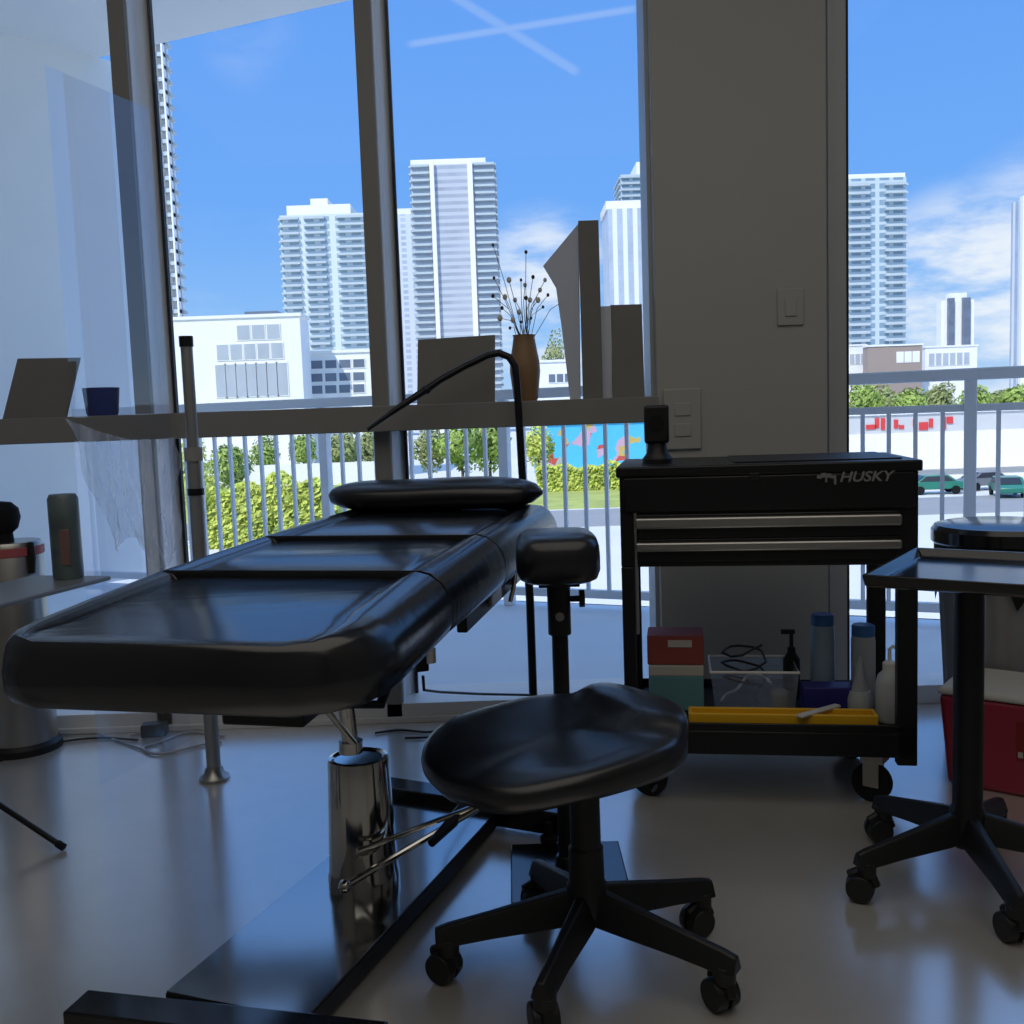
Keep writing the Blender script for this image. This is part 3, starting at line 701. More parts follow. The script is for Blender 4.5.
yt = MB().bb(ya_[0], ya_[1], 2.585, 2.65, ZS, ZS + .012).bb(ya_[0], ya_[1], 2.585, 2.595, ZS + .012, zy(715, 2.59)).bb(ya_[0], ya_[1], 2.64, 2.65, ZS + .012, zy(715, 2.59)).bb(ya_[0], ya_[0] + .01, 2.595, 2.64, ZS + .012, zy(715, 2.59)).bb(ya_[1] - .01, ya_[1], 2.595, 2.64, ZS + .012, zy(715, 2.59))
tag(yt.build('yellow_tray', M['yellow'], bevel=.003), 'long shallow yellow tray along the front of the lower cart shelf', 'tray')
# clear bin with supplies
cb0, cb1 = onshelf(706, 2.74), onshelf(792, 2.74); cbz = zy(672, 2.74)
cb = thing('clear_bin', 'clear plastic bin of supplies in the middle of the lower cart shelf', 'bin', ((cb0 + cb1) / 2, 2.82, ZS))
mbn = MB(); r0 = [(cb0 + .012, 2.735), (cb1 - .012, 2.735), (cb1 - .012, 2.905), (cb0 + .012, 2.905)]; r1 = [(cb0, 2.725), (cb1, 2.725), (cb1, 2.915), (cb0, 2.915)]
v0 = [mbn.bm.verts.new((*p, ZS + .002)) for p in r0]; v1 = [mbn.bm.verts.new((*p, cbz)) for p in r1]
mbn.bm.faces.new(v0[::-1])
for k in range(4): mbn.bm.faces.new((v0[k], v0[(k + 1) % 4], v1[(k + 1) % 4], v1[k]))
mbn.build('tub', M['clearbin'], cb, smooth=False)
MB().tube([(cb0, 2.725, cbz), (cb1, 2.725, cbz), (cb1, 2.915, cbz), (cb0, 2.915, cbz), (cb0, 2.725, cbz)], .004, 8).build('rim', M['white'], cb)
cx_ = (cb0 + cb1) / 2
tag(MB().lathe([(0, 0), (.024, 0), (.026, .01), (.026, .045), (.022, .05), (0, .05)], (cb1 - .05, 2.765, ZS + .005)).build('beige_jar', M['jar']), 'squat beige jar at the right front inside the clear bin', 'jar')
cp = [Vector((cx_ - .02 + .06 * math.cos(t * .55) + .006 * math.sin(t * 2.1), 2.83 + .045 * math.sin(t * .55), ZS + .02 + .004 * t + .035 * abs(math.sin(t * .31)))) for t in range(34)]
tag(MB().tube(cp, .0035, 8).build('coiled_cable', M['black_plastic']), 'black coiled cable lying in the clear bin', 'cable')
tag(MB().tube([Vector((cb0 + .03 + .012 * k, 2.80 + .02 * math.sin(k * 1.3), ZS + .012 + (.012 * k if k < 9 else .2 - .012 * k) * .9)) for k in range(13)], .004, 8).build('white_cable_loop', M['white']), 'white cable loop rising out of the clear bin', 'cable')
pb_ = thing('pump_bottle', 'small dark pump bottle standing in the clear bin', 'bottle', (onshelf(781, 2.87), 2.87, ZS + .003))
bx_ = onshelf(778, 2.87)
MB().lathe([(0, .004), (.022, .004), (.024, .012), (.024, .12), (.012, .14), (.011, .155), (0, .155)], (bx_, 2.87, ZS)).build('bottle_body', M['rubber'], pb_)
MB().cyl((bx_, 2.87, ZS + .152), (bx_, 2.87, ZS + .20), .006).bb(bx_ - .03, bx_ + .01, 2.862, 2.878, ZS + .195, ZS + .208).build('pump', M['black_plastic'], pb_, bevel=.002)
na, nb_ = onshelf(796, 2.74), onshelf(846, 2.74)
tag(MB().bb(na, nb_, 2.73, 2.80, ZS, zy(688, 2.73)).build('navy_box', M['navy'], bevel=.003), 'dark navy carton right of the clear bin on cart shelf', 'box')
def bottle(name, label, px, ytop, r, Y, m_, cap, grp=None):
    x_ = P(px, 660, Y).x; zt_ = P(px, ytop, Y).z
    o = thing(name, label, 'bottle', (x_, Y, ZS))
    MB().lathe([(0, 0), (r * .96, 0), (r, .006), (r, zt_ - ZS - .045), (r * .93, zt_ - ZS - .03), (0, zt_ - ZS - .03)], (x_, Y, ZS), 28).build('bottle_body', m_, o)
    MB().lathe([(0, zt_ - ZS - .031), (r * .95, zt_ - ZS - .031), (r * .95, zt_ - ZS - .004), (r * .85, zt_ - ZS), (0, zt_ - ZS)], (x_, Y, ZS), 28).build('cap', cap, o)
bottle('spray_can', 'tall pale blue cylinder bottle with blue cap behind the navy box', 808, 613, .034, 2.86, M['bottleblue'], M['capblue'])
bottle('spray_can', 'tall grey cylinder bottle with blue cap, right of the pale blue one', 850, 622, .033, 2.80, M['bottlegrey'], M['capblue'])
xq = P(850, 690, 2.74).x
nz_ = thing('nozzle_bottle', 'milky cone-topped nozzle bottle in front of the grey capped bottle', 'bottle', (xq, 2.735, ZS))
MB().lathe([(0, 0), (.032, 0), (.034, .006), (.034, zy(698, 2.735) - ZS), (.028, zy(690, 2.735) - ZS), (0, zy(690, 2.735) - ZS)], (xq, 2.735, ZS), 24).build('bottle_body', M['bottlewhite'], nz_)
MB().lathe([(.026, zy(692, 2.735) - ZS), (.012, zy(675, 2.735) - ZS), (.004, zy(657, 2.735) - ZS), (0, zy(656, 2.735) - ZS)], (xq, 2.735, ZS), 20).build('nozzle', M['bottlegrey'], nz_)
xq = P(882, 690, 2.68).x
wb = thing('wash_bottle', 'milky squeeze bottle with bent white spout at right end of cart shelf', 'bottle', (xq, 2.68, ZS))
MB().lathe([(0, 0), (.034, 0), (.036, .006), (.036, .10), (.030, .125), (.016, .138), (0, .138)], (xq, 2.68, ZS), 24).build('bottle_body', M['bottlewhite'], wb)
MB().lathe([(.018, .136), (.018, .158), (.010, .165), (0, .165)], (xq, 2.68, ZS), 20).build('cap', M['white'], wb)
MB().tube([(xq, 2.68, ZS + .16), (xq, 2.68, ZS + .195), (xq + .008, 2.678, ZS + .205), (xq + .022, 2.672, ZS + .192)], [.005, .005, .0045, .003]).build('spout', M['white'], wb)
s0, s1 = P(803, 721, 2.565), P(834, 705, 2.67)
s0.z = max(s0.z, zy(715, 2.59) + .006); 
tag(MB().box((s0 + s1) / 2 , (.022, (s1 - s0).length, .008), math.atan2((s1 - s0).y, (s1 - s0).x) - PI / 2).build('white_stick', M['paper'], bevel=.003), 'flat white spatula lying slanted over the yellow tray', 'spatula')

CA = math.radians(-9.5); CC = Vector((cart.location.x, cart.location.y, 0))
for o in list(COL.objects):      # the cart and all it carries stand slightly turned
    if o.name not in BEFORE and o.parent is None:
        o.location = CC + Vector((.026, .01, 0)) + Matrix.Rotation(CA, 3, 'Z') @ (o.location - CC); o.rotation_euler.z += CA

# plates on the column
pl = thing('wall_plate', 'pale framed outlet plate low on the column behind the speaker', 'outlet', (P(683, 420, cy).x, cy, P(683, 450, cy).z))
a, b = P(664, 450, cy), P(700, 388, cy)
MB().bb(a.x, b.x, cy - .012, cy, a.z, b.z).build('plate', M['paint'], pl, bevel=.004)
for t in (.32, .66):
    z_ = a.z + (b.z - a.z) * t; MB().bb((a.x + b.x) / 2 - .028, (a.x + b.x) / 2 + .028, cy - .016, cy - .011, z_ - .022, z_ + .022).build('socket', M['paint'], pl, bevel=.004)
sw = thing('light_switch', 'grey switch plate high on the column', 'switch', (P(790, 307, cy).x, cy, P(790, 326, cy).z))
a, b = P(777, 326, cy), P(803, 288, cy)
MB().bb(a.x, b.x, cy - .008, cy, a.z, b.z).build('plate', M['paint'], sw, bevel=.003)
MB().bb(a.x + .025, b.x - .025, cy - .013, cy - .007, a.z + .03, b.z - .03).build('rocker', M['paint'], sw, bevel=.002)

# ------------------------------------------------------------------ things on the window ledge
zl = zt1
def lean_board(name, label, pts, Y, m_, th=.012, cat='board'):
    a, b, c, d = [P(x, y, Y) for x, y in pts]   # bl, br, tr, tl
    for q in (a, b): q.z = zl
    c.y += .03; d.y += .03
    mb = MB(); f = [mb.bm.verts.new(q) for q in (a, b, c, d)]; g = [mb.bm.verts.new(q + Vector((0, th, 0))) for q in (a, b, c, d)]
    mb.bm.faces.new(f[::-1]); mb.bm.faces.new(g)
    for k in range(4): mb.bm.faces.new((f[k], f[(k + 1) % 4], g[(k + 1) % 4], g[k]))
    return mb
bo = thing('canvas_board', 'dark landscape canvas leaning on the ledge left of the vase', 'canvas', (P(455, 402, 3.44).x, 3.44, zl))
lean_board('', '', [(417, 405), (495, 402), (495, 334), (417, 339)], 3.43, M['board_dark']).build('canvas', M['board_dark'], bo, bevel=.002)
bo2 = thing('canvas_board', 'dark tilted board leaning on the ledge beside the blue cup', 'canvas', (P(38, 418, 3.43).x, 3.44, zl))
lean_board('', '', [(2, 418), (66, 418), (76, 357), (13, 358)], 3.43, M['board_dark']).build('canvas', M['board_dark'], bo2, bevel=.002)
bo3 = thing('canvas_board', 'brown-grey board leaning on the ledge next to the column', 'canvas', (P(628, 400, 3.44).x, 3.44, zl))
lean_board('', '', [(613, 400), (645, 400), (643, 303), (611, 304)], 3.43, M['board_dark']).build('canvas', M['board_dark'], bo3, bevel=.002)
MB().bb(P(601, 350, 3.44).x, P(612, 350, 3.44).x, 3.445, 3.462, zl, P(606, 306, 3.44).z).build('pale_edge', M['card'], bo3, bevel=.001)
# folded display card: upright dark strip and a paler wing folded back
fd = thing('folded_display', 'tall folded card display with pointed wing standing on the ledge', 'display card', (P(588, 400, 3.43).x, 3.43, zl))
a, b = P(580, 400, 3.42), P(599, 400, 3.42); t0, t1 = P(577, 221, 3.42), P(596, 221, 3.42)
MB().prism([(t0.x + .004, 3.415), (t1.x + .008, 3.415), (t1.x + .008, 3.432), (t0.x + .004, 3.432)], zl, t0.z).build('front_strip', M['board_dark'], fd, bevel=.001)
mb = MB(); wp = [P(x, y, Y) for x, y, Y in ((578, 224, 3.432), (543, 266, 3.50), (556, 288, 3.48), (562, 330, 3.47), (570, 399, 3.455), (580, 399, 3.432))]
for q in wp[-2:]: q.z = zl + .001
f = [mb.bm.verts.new(q) for q in wp]; g = [mb.bm.verts.new(q + Vector((.003, .004, 0))) for q in wp]
mb.bm.faces.new(f[::-1]); mb.bm.faces.new(g)
for k in range(6): mb.bm.faces.new((f[k], f[(k + 1) % 6], g[(k + 1) % 6], g[k]))
mb.build('wing', M['card'], fd, smooth=False)
# blue cup
tag(MB().lathe([(0, 0), (.048, 0), (.052, .01), (.060, P(100, 388, 3.44).z - zl), (.054, P(100, 388, 3.44).z - zl), (.047, .012), (0, .012)], (P(102, 405, 3.44).x, 3.44, zl), 28).build('blue_cup', M['blue']), 'deep blue cup on the ledge at left, beside the tilted board', 'cup')
# vase with dried flowers
vx = P(526, 400, 3.44).x; vh = P(524, 335, 3.44).z - zl
va = thing('vase', 'slim brown vase of dried flowers on the ledge', 'vase', (vx, 3.44, zl))
MB().lathe([(0, 0), (.038, 0), (.042, .01), (.052, vh * .45), (.050, vh * .6), (.040, vh * .85), (.036, vh * .97), (.039, vh), (.030, vh), (.030, vh * .9), (0, vh * .9)], (vx, 3.44, zl), 28).build('vase_body', M['vase'], va)
heads = [(493, 245, 1), (526, 252, 1), (494, 278, 1), (509, 280, 0), (521, 280, 1), (533, 277, 1), (540, 290, 0), (548, 295, 1), (543, 307, 1), (505, 297, 0), (502, 308, 1), (493, 296, 1), (526, 298, 1),
         (519, 312, 0), (510, 328, 1), (530, 300, 0), (515, 300, 0), (525, 285, 0), (538, 300, 0), (513, 320, 0), (570, 297, 1), (500, 318, 0), (545, 280, 0), (531, 318, 1), (521, 322, 1)]
vt = Vector((vx, 3.44, zl + vh * .95))
for (x_, y_, dk) in heads:
    hpt = P(x_, y_, 3.44 + random.uniform(-.03, .05)); mid = vt.lerp(hpt, .55) + Vector((random.uniform(-.01, .01), 0, .02))
    stm = MB().tube([vt + Vector((random.uniform(-.015, .015), random.uniform(-.015, .015), -.05)), mid, hpt], .0011, 5).build('stem', M['stem'], va)
    MB().sph(hpt, random.uniform(.0045, .007) if dk else random.uniform(.006, .010), (1, 1, 1.25), 8).build('bud', M['budd'] if dk else M['budl'], stm)

# ------------------------------------------------------------------ floor lamp behind the bed
LX, LY = .038, 3.30
lp = thing('floor_lamp', 'thin black floor lamp arching over the head of the bed', 'lamp', (LX + .01, LY, 0))
tp = P(515, 372, LY)
pts = [Vector((P(533, 690, LY).x, LY, .02)), Vector((P(530, 600, LY).x, LY, P(530, 600, LY).z)), P(522, 470, LY), P(517, 385, LY), P(515, 366, LY), P(509, 357, LY), P(499, 353, LY), P(488, 355, LY)]
MB().tube(pts, [.014, .014, .013, .012, .012, .012, .012, .012], 12).build('pole', M['black_metal'], lp)
ap = [P(488, 355, LY), P(465, 366, LY - .02), P(440, 380, LY - .04), P(424, 391, LY - .05), P(395, 410, LY - .07), P(367, 430, LY - .09)]
MB().tube(ap, [.012, .0115, .011, .012, .010, .006], 12).build('arm', M['black_metal'], lp)
MB().sph(P(426, 390, LY - .05), .014, (1.2, 1, 1)).build('joint', M['black_plastic'], lp)
MB().lathe([(0, 0), (.10, 0), (.10, .012), (.03, .022), (0, .022)], (pts[0].x, LY, 0), 32).build('base', M['black_metal'], lp)

# ------------------------------------------------------------------ bins at right
RC = Vector((1.39, 2.68, 0)); rrz = math.radians(-38)
rbn = thing('red_bin', 'red plastic bin with pale lid and dark label on floor at right', 'bin', RC, rrz)
def taper(w0, d0, w1, d1, z0, z1):
    mb = MB(); lo = [mb.bm.verts.new((sx * w0, sy * d0, z0)) for sx, sy in ((-1, -1), (1, -1), (1, 1), (-1, 1))]; hi = [mb.bm.verts.new((sx * w1, sy * d1, z1)) for sx, sy in ((-1, -1), (1, -1), (1, 1), (-1, 1))]
    mb.bm.faces.new(lo[::-1]); mb.bm.faces.new(hi)
    for k in range(4): mb.bm.faces.new((lo[k], lo[(k + 1) % 4], hi[(k + 1) % 4], hi[k]))
    return mb
taper(.17, .12, .19, .14, 0, .258).build('tub', M['red'], rbn, local=True, bevel=.015, seg=3)
taper(.194, .144, .188, .138, .258, .278).build('lid', M['paper'], rbn, local=True, bevel=.008)
for (x_, w_, z0, z1, m_, n_) in ((.05, .045, .10, .21, M['darkred'], 'label'),):
    mb = MB(); yb = lambda z: -(.12 + .02 * z / .262) - .0015
    mb.face([(x_ - w_, yb(z0), z0), (x_ + w_, yb(z0), z0), (x_ + w_, yb(z1), z1), (x_ - w_, yb(z1), z1)]); lb = mb.build(n_, m_, rbn, local=True, smooth=False)
    mb = MB()
    for k in range(5):
        c = x_ - .034 + k * .017; mb.face([(c - .006, yb(.115) - .001, .112), (c + .006, yb(.115) - .001, .112), (c + .006, yb(.13) - .001, .128), (c - .006, yb(.13) - .001, .128)])
    mb.build('lettering', M['paper'], rbn, local=True, smooth=False)
GX, GY = P(1003, 560, 3.02).x, 3.02; gz = P(1003, 522, GY).z
gb = thing('tall_bin', 'tall grey ribbed bin with round black lid behind the red bin', 'bin', (GX, GY, 0))
MB().lathe([(0, 0), (.15, 0), (.155, .02), (.185, gz - .10), (0, gz - .10)], (GX, GY, 0), 96, rib=.018, ribn=24).build('body', M['greybin'], gb, ang=60)
lt_ = []
for k in range(48):
    a = k * 2 * PI / 48; lt_.append((a, .10 + .05 * math.sin(k * 1.7) * math.sin(k * .6)))
mb = MB(); up = [mb.bm.verts.new((GX + .195 * math.cos(a), GY + .195 * math.sin(a), gz - .06)) for a, h_ in lt_]; dn = [mb.bm.verts.new((GX + .197 * math.cos(a), GY + .197 * math.sin(a), gz - .09 - h_)) for a, h_ in lt_]
for k in range(48): mb.bm.faces.new((up[k], up[(k + 1) % 48], dn[(k + 1) % 48], dn[k]))
mb.build('bag_liner', M['rubber'], gb)
MB().lathe([(.195, gz - .065), (.205, gz - .055), (.205, gz - .02), (.195, gz - .006), (.17, gz), (0, gz)], (GX, GY, 0), 48).build('lid', M['tray_black'], gb)

# ------------------------------------------------------------------ left side: bin, side table, flask, pole with film, tripod, adapter, cables
BX, BY = -1.672, 3.29
sb = thing('steel_bin', 'tall steel canister with red band and black knob lid at far left', 'canister', (BX, BY, 0))
zc_ = P(15, 541, BY).z
MB().lathe([(0, .03), (.106, .03), (.106, zc_ - .012), (.100, zc_), (0, zc_)], (BX, BY, 0), 40).build('body', M['steel'], sb)
MB().lathe([(0, 0), (.120, 0), (.120, .022), (.108, .035), (0, .035)], (BX, BY, 0), 40).build('base_ring', M['black_plastic'], sb)
MB().lathe([(.104, zc_ - .046), (.110, zc_ - .043), (.110, zc_ - .017), (.104, zc_ - .014)], (BX, BY, 0), 40).build('band', M['redtrim'], sb)
MB().lathe([(0, zc_ + .0), (.03, zc_), (.028, zc_ + .03), (.045, zc_ + .045), (.055, zc_ + .08), (.050, zc_ + .11), (.03, zc_ + .13), (0, zc_ + .135)], (BX + .0, BY - .02, 0), 28).build('knob', M['rubber'], sb)
hx = P(31, 540, BY - .02).x
MB().tube([(BX + .09, BY - .04, zc_ - .01), (hx + .01, BY - .05, zc_ - .005), (hx + .016, BY - .055, zc_ - .05), (hx + .008, BY - .05, zc_ - .10)], .012).build('handle', M['black_plastic'], sb)
TZ = .655
t0, t1 = PZ(0, 604, TZ), PZ(118, 574, TZ)
tdx = (t1 - t0); ta = math.atan2(tdx.y, tdx.x)
tbx = thing('worktop', 'slim grey worktop reaching in from the left behind the bed', 'worktop', (-1.30, 2.80, 0), ta)
mloc = world(tbx).inverted()
e0_ = mloc @ t0; e1_ = mloc @ t1; yf = (e0_.y + e1_.y) / 2
MB().bb(e0_.x - .95, e1_.x - .03, yf, yf + .26, TZ - .012, TZ).build('table_top', M['tabletop'], tbx, local=True, bevel=.004)
for x_ in (e0_.x - .90, e0_.x - .55):
    MB().bb(x_, x_ + .025, yf + .02, yf + .24, 0, TZ - .02).build('support', M['tabletop'], tbx, local=True, bevel=.003)
fq = PZ(64, 580, TZ)
fl = thing('printed_flask', 'tall dark printed flask standing on the side table', 'flask', (fq.x, fq.y + .03, TZ))
fz = P(64, 494, fq.y + .03).z - TZ
MB().lathe([(0, 0), (.037, 0), (.040, .006), (.040, fz - .012), (.034, fz), (0, fz)], (fq.x, fq.y + .03, TZ), 28).build('body', M['thermos'], fl)
MB().bb(fq.x - .002, fq.x + .026, fq.y - .010, fq.y - .002, TZ + .04, TZ + .14).build('label_patch', M['redpatch'], fl, bevel=.003)
# grey pole with floor flange
px0, py0 = -.925, 2.93; pzt = P(193, 336, py0).z
po = thing('grey_pole', 'slim grey metal pole with floor flange between bed and windows', 'pole', (px0, py0, 0))
MB().cyl((px0, py0, 0.01), (px0, py0, .98), .021).cyl((px0, py0, .97), (px0, py0, pzt), .017).build('tube', M['alu'], po)
MB().lathe([(.045, 0), (.045, .008), (.03, .02), (.024, .04), (0, .04)], (px0, py0, 0), 28).build('flange', M['steel'], po)
MB().cyl((px0, py0, .96), (px0, py0, 1.0), .026).build('collar', M['greyplate'], po)
MB().cyl((px0, py0, .86), (px0, py0, .88), .024).cyl((px0, py0, pzt - .03), (px0, py0, pzt), .020).build('band', M['black_metal'], po)
# clear wrinkled film hanging from the pole
fm = MB(); NU, NV = 44, 30; grid = []
fa_, fb_ = P(64, 418, 2.84), Vector((px0 - .035, 2.90, P(200, 436, 2.93).z))
for i in range(NU + 1):
    u = i / NU; top = fa_.lerp(fb_, u); top.z -= .03 * math.sin(u * PI); row = []
    bot = Vector((fa_.x + .12 + (fb_.x - fa_.x - .12) * u, 2.86, .70 + .05 * math.sin(u * 7)))
    for j in range(NV + 1):
        v = j / NV; p = top.lerp(bot, v)
        p.y += (.012 * math.sin(18 * u + 9 * v) + .009 * math.sin(37 * u - 5 * v + 1.3) + .007 * math.sin(61 * u + 14 * v)) * (.3 + v)
        p.x += .008 * math.sin(11 * v + 5 * u); row.append(fm.bm.verts.new(p))
    grid.append(row)
for i in range(NU):
    for j in range(NV): fm.bm.faces.new((grid[i][j], grid[i + 1][j], grid[i + 1][j + 1], grid[i][j + 1]))
tag(fm.build('plastic_film', M['film'], ang=180), 'wrinkled clear plastic film hanging from the grey pole', 'plastic film')
# tripod at far left, one leg in the picture
q = PZ(64, 848, .008)
tc_ = Vector((q.x - .46, q.y + .14, 0))
tpd = thing('light_tripod', 'black light tripod whose thin leg reaches in at lower left', 'tripod', tc_)
MB().cyl((tc_.x, tc_.y, .20), (tc_.x, tc_.y, .52), .012).build('pole', M['black_metal'], tpd)
MB().cyl((tc_.x, tc_.y, .22), (tc_.x, tc_.y, .27), .022).build('collar', M['black_plastic'], tpd)
la = math.atan2(q.y - tc_.y, q.x - tc_.x); lr = (Vector((q.x, q.y, 0)) - tc_).length
for k in range(3):
    a = la + k * 2 * PI / 3; e = Vector((tc_.x + lr * math.cos(a), tc_.y + lr * math.sin(a), .009)); s_ = Vector((tc_.x, tc_.y, .25))
    lgk = MB().cyl(s_, e, .0075).build('leg', M['black_metal'], tpd)
    MB().cyl(e.lerp(s_, .04), e, .0095).build('tip', M['rubber'], lgk)
q = PZ(152, 738, 0)
tag(MB().box((q.x, q.y + .03, .022), (.085, .055, .044), .15).build('power_adapter', M['black_plastic'], bevel=.006), 'small black power adapter on the floor under the window', 'adapter')
def floor_cable(name, label, px, r, m_):
    pts = [PZ(x, y, r + .002) for x, y in px]; out = []
    for i in range(len(pts) - 1):
        p0, p1, p2, p3 = pts[max(i - 1, 0)], pts[i], pts[i + 1], pts[min(i + 2, len(pts) - 1)]
        for k in range(6):
            t = k / 6; out.append(.5 * ((2 * p1) + (p2 - p0) * t + (2 * p0 - 5 * p1 + 4 * p2 - p3) * t * t + (3 * p1 - p0 - 3 * p2 + p3) * t ** 3))
    out.append(pts[-1])
    for p in out: p.y = min(p.y, YW - .03)
    tag(MB().tube(out, r, 7).build(name, m_), label, 'cable')
floor_cable('floor_cable', 'dark cable running from far left toward the adapter', [(-10, 764), (25, 752), (60, 742), (100, 738), (138, 740)], .004, M['black_plastic'])
floor_cable('floor_cable', 'thin grey cable crossing the dark cable at left', [(40, 732), (80, 728), (105, 736), (130, 745), (150, 752)], .0035, M['alu'])
floor_cable('floor_cable', 'pale cable looped in front of the black adapter', [(225, 736), (190, 732), (160, 742), (143, 748), (160, 754), (200, 745), (222, 742)], .0045, M['cable_w'])
floor_cable('floor_cable', 'pale cable rising over the black adapter to the window', [(130, 735), (160, 730), (185, 727), (205, 731)], .004, M['cable_w'])
floor_cable('floor_cable', 'dark cables lying along the window track right of the column base', [(375, 733), (400, 730), (430, 732), (455, 726), (440, 736), (405, 738)], .004, M['black_plastic'])
hc = MB().tube([P(423, 676, 2.55), P(424, 690, 2.56), P(440, 692, 2.75), P(480, 694, 3.0), P(530, 695, 3.2)], .004, 8)
tag(hc.build('hanging_cable', M['black_plastic']), 'thin black cable hanging from the bed toward the floor lamp', 'cable')

# unseen warm area light added under the ceiling as soft room fill
al = bpy.data.lights.new('added_room_fill', 'AREA'); ao = bpy.data.objects.new('added_room_fill', al); COL.objects.link(ao)
al.shape = 'RECTANGLE'; al.size = 4.4; al.size_y = 4.0; al.energy = 40; al.color = (1, .93, .82); ao.location = (0, .2, ZC - .03)

# ------------------------------------------------------------------ the city outside
GZ = -6.0
def gx(px, D): return P(px, 400, D).x
def topz(px, y, D): return P(px, y, D).z
struct('ground', MB().bb(-700, 700, 9, 1500, GZ - .3, GZ), M['asphalt'], 'pale paved lot below the balcony', 'ground', smooth=False)
struct('lawn', MB().bb(-60, 22, 74, 100, GZ, GZ + .03), M['turf'], 'green lawn beyond the paved lot', 'lawn', smooth=False)
struct('road', MB().bb(-60, 90, 62, 73, GZ, GZ + .03), M['asphalt2'], 'grey road across the lot', 'road', smooth=False)

def tower(name, label, px0, px1, ytop, D, dep, fmat, fh=3.0, slab=None, fins=(), crown=None, rz=0, yref=None):
    pc_ = (px0 + px1) / 2; yr = yref or (ytop + 100)
    xa_, xb_ = P(px0, yr, D).x, P(px1, yr, D).x; zt_ = topz(pc_, ytop, D)
    r = thing(name, label, 'building', ((xa_ + xb_) / 2, D + dep / 2, GZ), rz)
    W_ = xb_ - xa_
    MB().bb(-W_ / 2, W_ / 2, -dep / 2, dep / 2, 0, zt_ - GZ).build('facade', fmat, r, local=True, smooth=False)
    if slab:
        proto = None; n_ = int((zt_ - GZ) / fh)
        for k in range(1, n_ + 1):
            z = k * fh
            if z < 12 and n_ > 12: continue
            if proto is None:
                mb = MB()
                for (s0_, s1_) in slab: mb.bb(-W_ / 2 + W_ * s0_, -W_ / 2 + W_ * s1_, -dep / 2 - 1.6, -dep / 2 + .1, 0, .95)
                mb.bb(-W_ / 2 - .8, -W_ / 2 + .1, -dep / 2, dep / 2, 0, .8).bb(W_ / 2 - .1, W_ / 2 + .8, -dep / 2, dep / 2, 0, .8)
                proto = mb.build('balcony', M['slab'], r, local=True, smooth=False); proto.location.z = z
            else:
                c = proto.copy(); COL.objects.link(c); c.location.z = z
    for (s0_, s1_, m_) in fins:
        MB().bb(-W_ / 2 + W_ * s0_, -W_ / 2 + W_ * s1_, -dep / 2 - 2.2, -dep / 2 + .2, 0, zt_ - GZ + 1.0).build('fin', m_, r, local=True, smooth=False)
    for (s0_, s1_, hh) in (crown or ()):
        MB().bb(-W_ / 2 + W_ * s0_, -W_ / 2 + W_ * s1_, -dep / 2 + 1, dep / 2 - 1, zt_ - GZ, zt_ - GZ + hh).build('roof_block', M['bwhite'], r, local=True, smooth=False)
    return r
F1 = facade('facade_pale', (.62, .69, .71), (.30, .40, .45), 3.0, 6.4, .62, .68)
F2 = facade('facade_grey', (.50, .53, .57), (.36, .40, .46), 3.0, 4.2, .99, .5)
F3 = facade('facade_teal', (.52, .60, .63), (.22, .32, .40), 3.0, 5.2, .7, .65)
F4 = facade('facade_white', (.74, .76, .78), (.40, .46, .54), 3.0, 4.0, .55, .99)
F5 = facade('facade_far', (.66, .70, .76), (.45, .52, .60), 3.0, 5.0, .5, .6)
tower('tower', 'pale glass apartment tower left of the second mullion, white roof blocks', 283, 369, 214, 420, 26, F1, slab=((0, .22), (.28, .52), (.66, 1)), crown=((.08, .36, 4.0), (.36, .56, 6.5), (.56, .82, 4.0)), yref=280)
tower('tower', 'tallest grey glass tower with white fins seen in the third window', 414, 497, 164, 440, 30, F2, slab=((0, .22), (.76, 1)), fins=((.23, .28, M['bwhite']), (.68, .74, M['bwhite'])), crown=((.0, .9, 2.5),), yref=250)
tower('tower', 'blue-grey tower sliver beside the second mullion', 398, 416, 214, 520, 26, F5, crown=((0, 1, 3),), yref=280)
tower('tower', 'pale ribbed tower with white top beside the column', 609, 662, 208, 400, 26, F4, crown=((-.03, 1.03, 3.2),), yref=250)
tower('tower', 'narrow taller tower rising behind the ribbed tower', 621, 662, 174, 500, 26, F3, slab=((0, .5),), crown=((.4, 1, 6),), yref=200)
tower('tower', 'blue-grey balcony tower seen at left of the right window', 842, 906, 178, 380, 28, F3, slab=((.08, .42), (.66, .98)), crown=((.0, 1, 1.8),), yref=260)
tower('tower', 'slim white tower with two dark strips in the right window', 941, 974, 300, 560, 6, M['bwhite'], fins=((.18, .36, M['bwin']), (.62, .84, M['bwin'])), crown=((.25, .8, 4),), yref=330)
tower('tower', 'bright white tower cut off by the right picture edge', 1019, 1075, 199, 360, 6, F4, fins=((0, .16, M['bwhite']),), yref=280)
tower('tower', 'slender white tower with balconies beside the first mullion', 156, 176, 40, 260, 2.5, F4, slab=((0.55, 1),), fins=((0, .62, M['bwhite']), (.92, 1, M['bwhite'])), yref=220)

